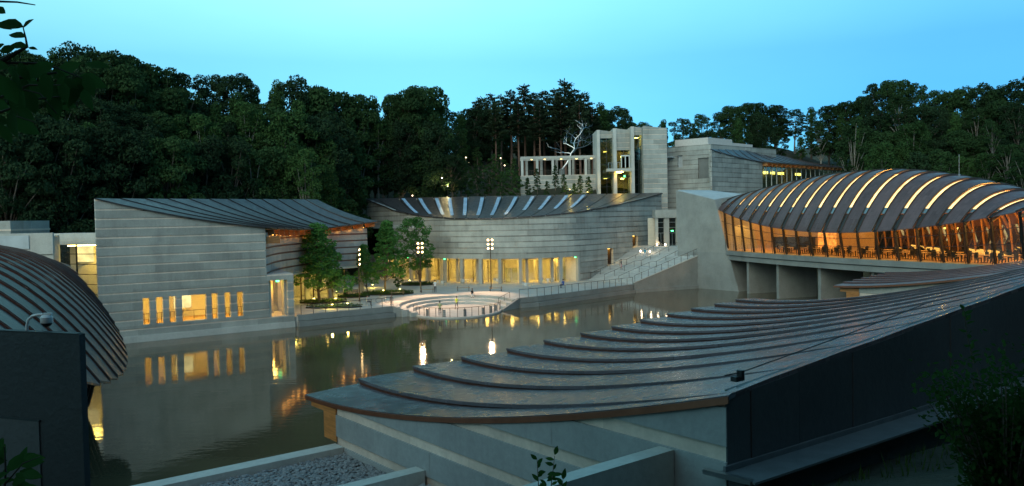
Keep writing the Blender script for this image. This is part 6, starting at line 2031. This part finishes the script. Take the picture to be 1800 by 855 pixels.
# ------------------------------------------------------------------ plants near the camera
def leaf_face(mb, p, d, n, L, W):
    """pointed leaf folded along its midrib"""
    s = d.cross(n).normalized()
    prof = [(0, 0), (0.15, 0.55), (0.4, 1.0), (0.65, 0.82), (0.85, 0.4), (1.0, 0.0)]
    b = len(mb.v)
    for t, w in prof:
        c = p + d * (L * t) - n * (L * 0.12 * t * t)
        mb.v += [tuple(c), tuple(c + s * (w * W / 2) + n * (w * W * 0.12)), tuple(c - s * (w * W / 2) + n * (w * W * 0.12))]
        
    for i in range(len(prof) - 1):
        k = b + i * 3
        mb.f.append((k, k + 1, k + 4, k + 3)); mb.m.append(0)
        mb.f.append((k, k + 3, k + 5, k + 2)); mb.m.append(0)
def spray(name, lab, twigs, leaves, dist, seed, cat='branch'):
    r_ = random.Random(seed)
    o = thing(name, lab, cat, at_y(*twigs[0][0], dist))
    for tw_, r0 in [(t[:-1], t[-1]) for t in twigs]:
        MB().tube([at_y(x, y, dist) for x, y in tw_], [lerp(r0, r0 * 0.4, i / (len(tw_) - 1)) for i in range(len(tw_))], 6).build('twig', MATS['bark'], o)
    for (x, y, L, ang) in leaves:
        d = dist + r_.uniform(-0.25, 0.25)
        a = R(ang)
        dv = (_r * math.cos(a) + _u * math.sin(a) + _f * r_.uniform(-0.35, 0.35)).normalized()
        n = (-_f + _r * r_.uniform(-0.6, 0.6) + _u * r_.uniform(0.0, 1.0))
        n = (n - dv * n.dot(dv)).normalized()
        mb = MB(); Lm = L / FPX * d
        leaf_face(mb, at_y(x, y, d), dv, n, Lm, Lm * r_.uniform(0.42, 0.55))
        mb.build('leaf', MATS['leaf_near'], o, True)
lv = [(0, 8, 42, 170), (10, 24, 30, 150), (42, 48, 46, 168), (40, 50, 26, 40), (46, 66, 40, 165), (48, 82, 38, 172), (50, 84, 18, -10), (8, 78, 26, 200), (0, 92, 30, 20), (-10, 40, 30, -20)]
r_ = random.Random(4)
for i in range(46):
    x = r_.uniform(-15, 150) ; y = 108 + r_.uniform(0, 115) * (1 - max(0, x) / 230)
    lv.append((x, y, r_.uniform(34, 58), r_.choice([-70, -60, -95, -40, -110, 200, -25]) + r_.uniform(-20, 20)))
spray('tree_branch', 'leafy branch hanging into the top left corner close to the camera', [((-40, 130), (10, 104), (48, 82), 0.012), ((48, 84), (45, 66), (40, 46), 0.004), ((-30, 2), (30, 4), (62, 9), 0.004), ((-30, 160), (40, 135), (100, 128), 0.008), ((-30, 110), (80, 112), (150, 140), 0.005), ((-30, 210), (60, 175), (125, 168), 0.005), ((-30, 185), (50, 150), (110, 150), 0.005), ((-30, 140), (70, 165), (100, 200), 0.004), ((-30, 230), (30, 205), (60, 215), 0.004)], lv, 2.6, 9)
lv = []
for i in range(26):
    lv.append((r_.uniform(-20, 45), r_.uniform(790, 880), r_.uniform(22, 42), r_.uniform(-40, 80)))
spray('sapling', 'dark leafy sapling tip in the bottom left corner', [((5, 900), (10, 830), (8, 785), 0.008), ((10, 850), (40, 815), (70, 803), 0.005)], lv, 4.2, 10, 'plant')
lv = []
for x0, y0, x1, y1 in ((948, 870, 944, 808), (968, 870, 975, 800), (958, 880, 962, 835), (985, 880, 990, 838)):
    for k in range(9):
        t = k / 8
        lv.append((lerp(x0, x1, t), lerp(y0, y1, t), r_.uniform(12, 19), r_.choice([30, 150, 60, 120]) + r_.uniform(-25, 25)))
spray('sapling', 'small leafy sapling rising at the bottom centre before the concrete wall', [((948, 880), (944, 808), 0.006), ((966, 880), (975, 802), 0.006), ((985, 880), (990, 840), 0.005)], lv, 7.0, 11, 'plant')
# dark shrub at the right
sh_c = at_y(1770, 740, 9.5)
shb = thing('shrub', 'large dark shrub in the lower right corner', 'shrub', (sh_c.x, sh_c.y, gz(sh_c.x, sh_c.y)))
r_ = random.Random(12)
mb = MB(); stem = MB()
for i in range(70):
    a = r_.uniform(0, 6.28); k = r_.uniform(0.1, 0.95)
    e = Vector((sh_c.x + math.cos(a) * k, sh_c.y + math.sin(a) * k * 0.7, sh_c.z + r_.uniform(-0.3, 0.95) * (1 - 0.4 * k)))
    b0 = Vector((sh_c.x, sh_c.y, sh_c.z - 1.6))
    stem.tube([b0, b0.lerp(e, 0.5) + Vector((0, 0, 0.15)), e], [0.02, 0.012, 0.004], 4)
    for j in range(150):
        t = r_.uniform(0.1, 1.05)
        p = b0.lerp(e, t) + Vector((r_.uniform(-0.2, 0.2), r_.uniform(-0.2, 0.2), r_.uniform(-0.15, 0.15)))
        d = Vector((r_.uniform(-1, 1), r_.uniform(-1, 1), r_.uniform(-0.3, 1))).normalized()
        n = d.orthogonal().normalized()
        L = r_.uniform(0.055, 0.10)
        s = d.cross(n)
        mb.face([p, p + d * L * 0.5 + s * L * 0.28, p + d * L, p + d * L * 0.5 - s * L * 0.28])
top = [at_y(1712, 640, 9.2), at_y(1700, 590, 9.2), at_y(1694, 545, 9.2)]
stem.tube(top, [0.008, 0.005, 0.003], 4)
for i in range(16):
    p = top[0].lerp(top[2], i / 15)
    d = Vector((r_.uniform(-1, 1), r_.uniform(-0.6, 0.6), r_.uniform(0.0, 0.8))).normalized()
    leaf_face(mb, p, d, d.orthogonal().normalized(), 0.10, 0.05)
mb.build('foliage', MATS['leaf_near'], shb); stem.build('stem', MATS['bark'], shb)
# grass on the bank
gb = MB(); r_ = random.Random(15)
n = 0
while n < 9000:
    x, y = r_.uniform(-1, 17), r_.uniform(6.0, 20)
    q = Vector((x, y)) - FQ
    sd_ = q.x * Fdd.y - q.y * Fdd.x
    if sd_ < 0.75 and q.dot(Fdd) > -0.2: n += 1; continue
    z = gz(x, y)
    if z < 6.2 or z > 8.6: n += 1; continue
    h = r_.uniform(0.08, 0.26); a = r_.uniform(0, 6.28)
    t = Vector((math.cos(a), math.sin(a), 0)); bend = Vector((r_.uniform(-0.1, 0.1), r_.uniform(-0.1, 0.1), 0))
    p = Vector((x, y, z - 0.1))
    w = r_.uniform(0.008, 0.02)
    gb.face([p - t * w, p + t * w, p + bend + Vector((0, 0, h + 0.1))])
    n += 1
g = gb.build('grass', MATS['ground_cover'])
tag(g, 'dark rough grass on the bank below the dark side wall', 'grass', None, 'stuff')
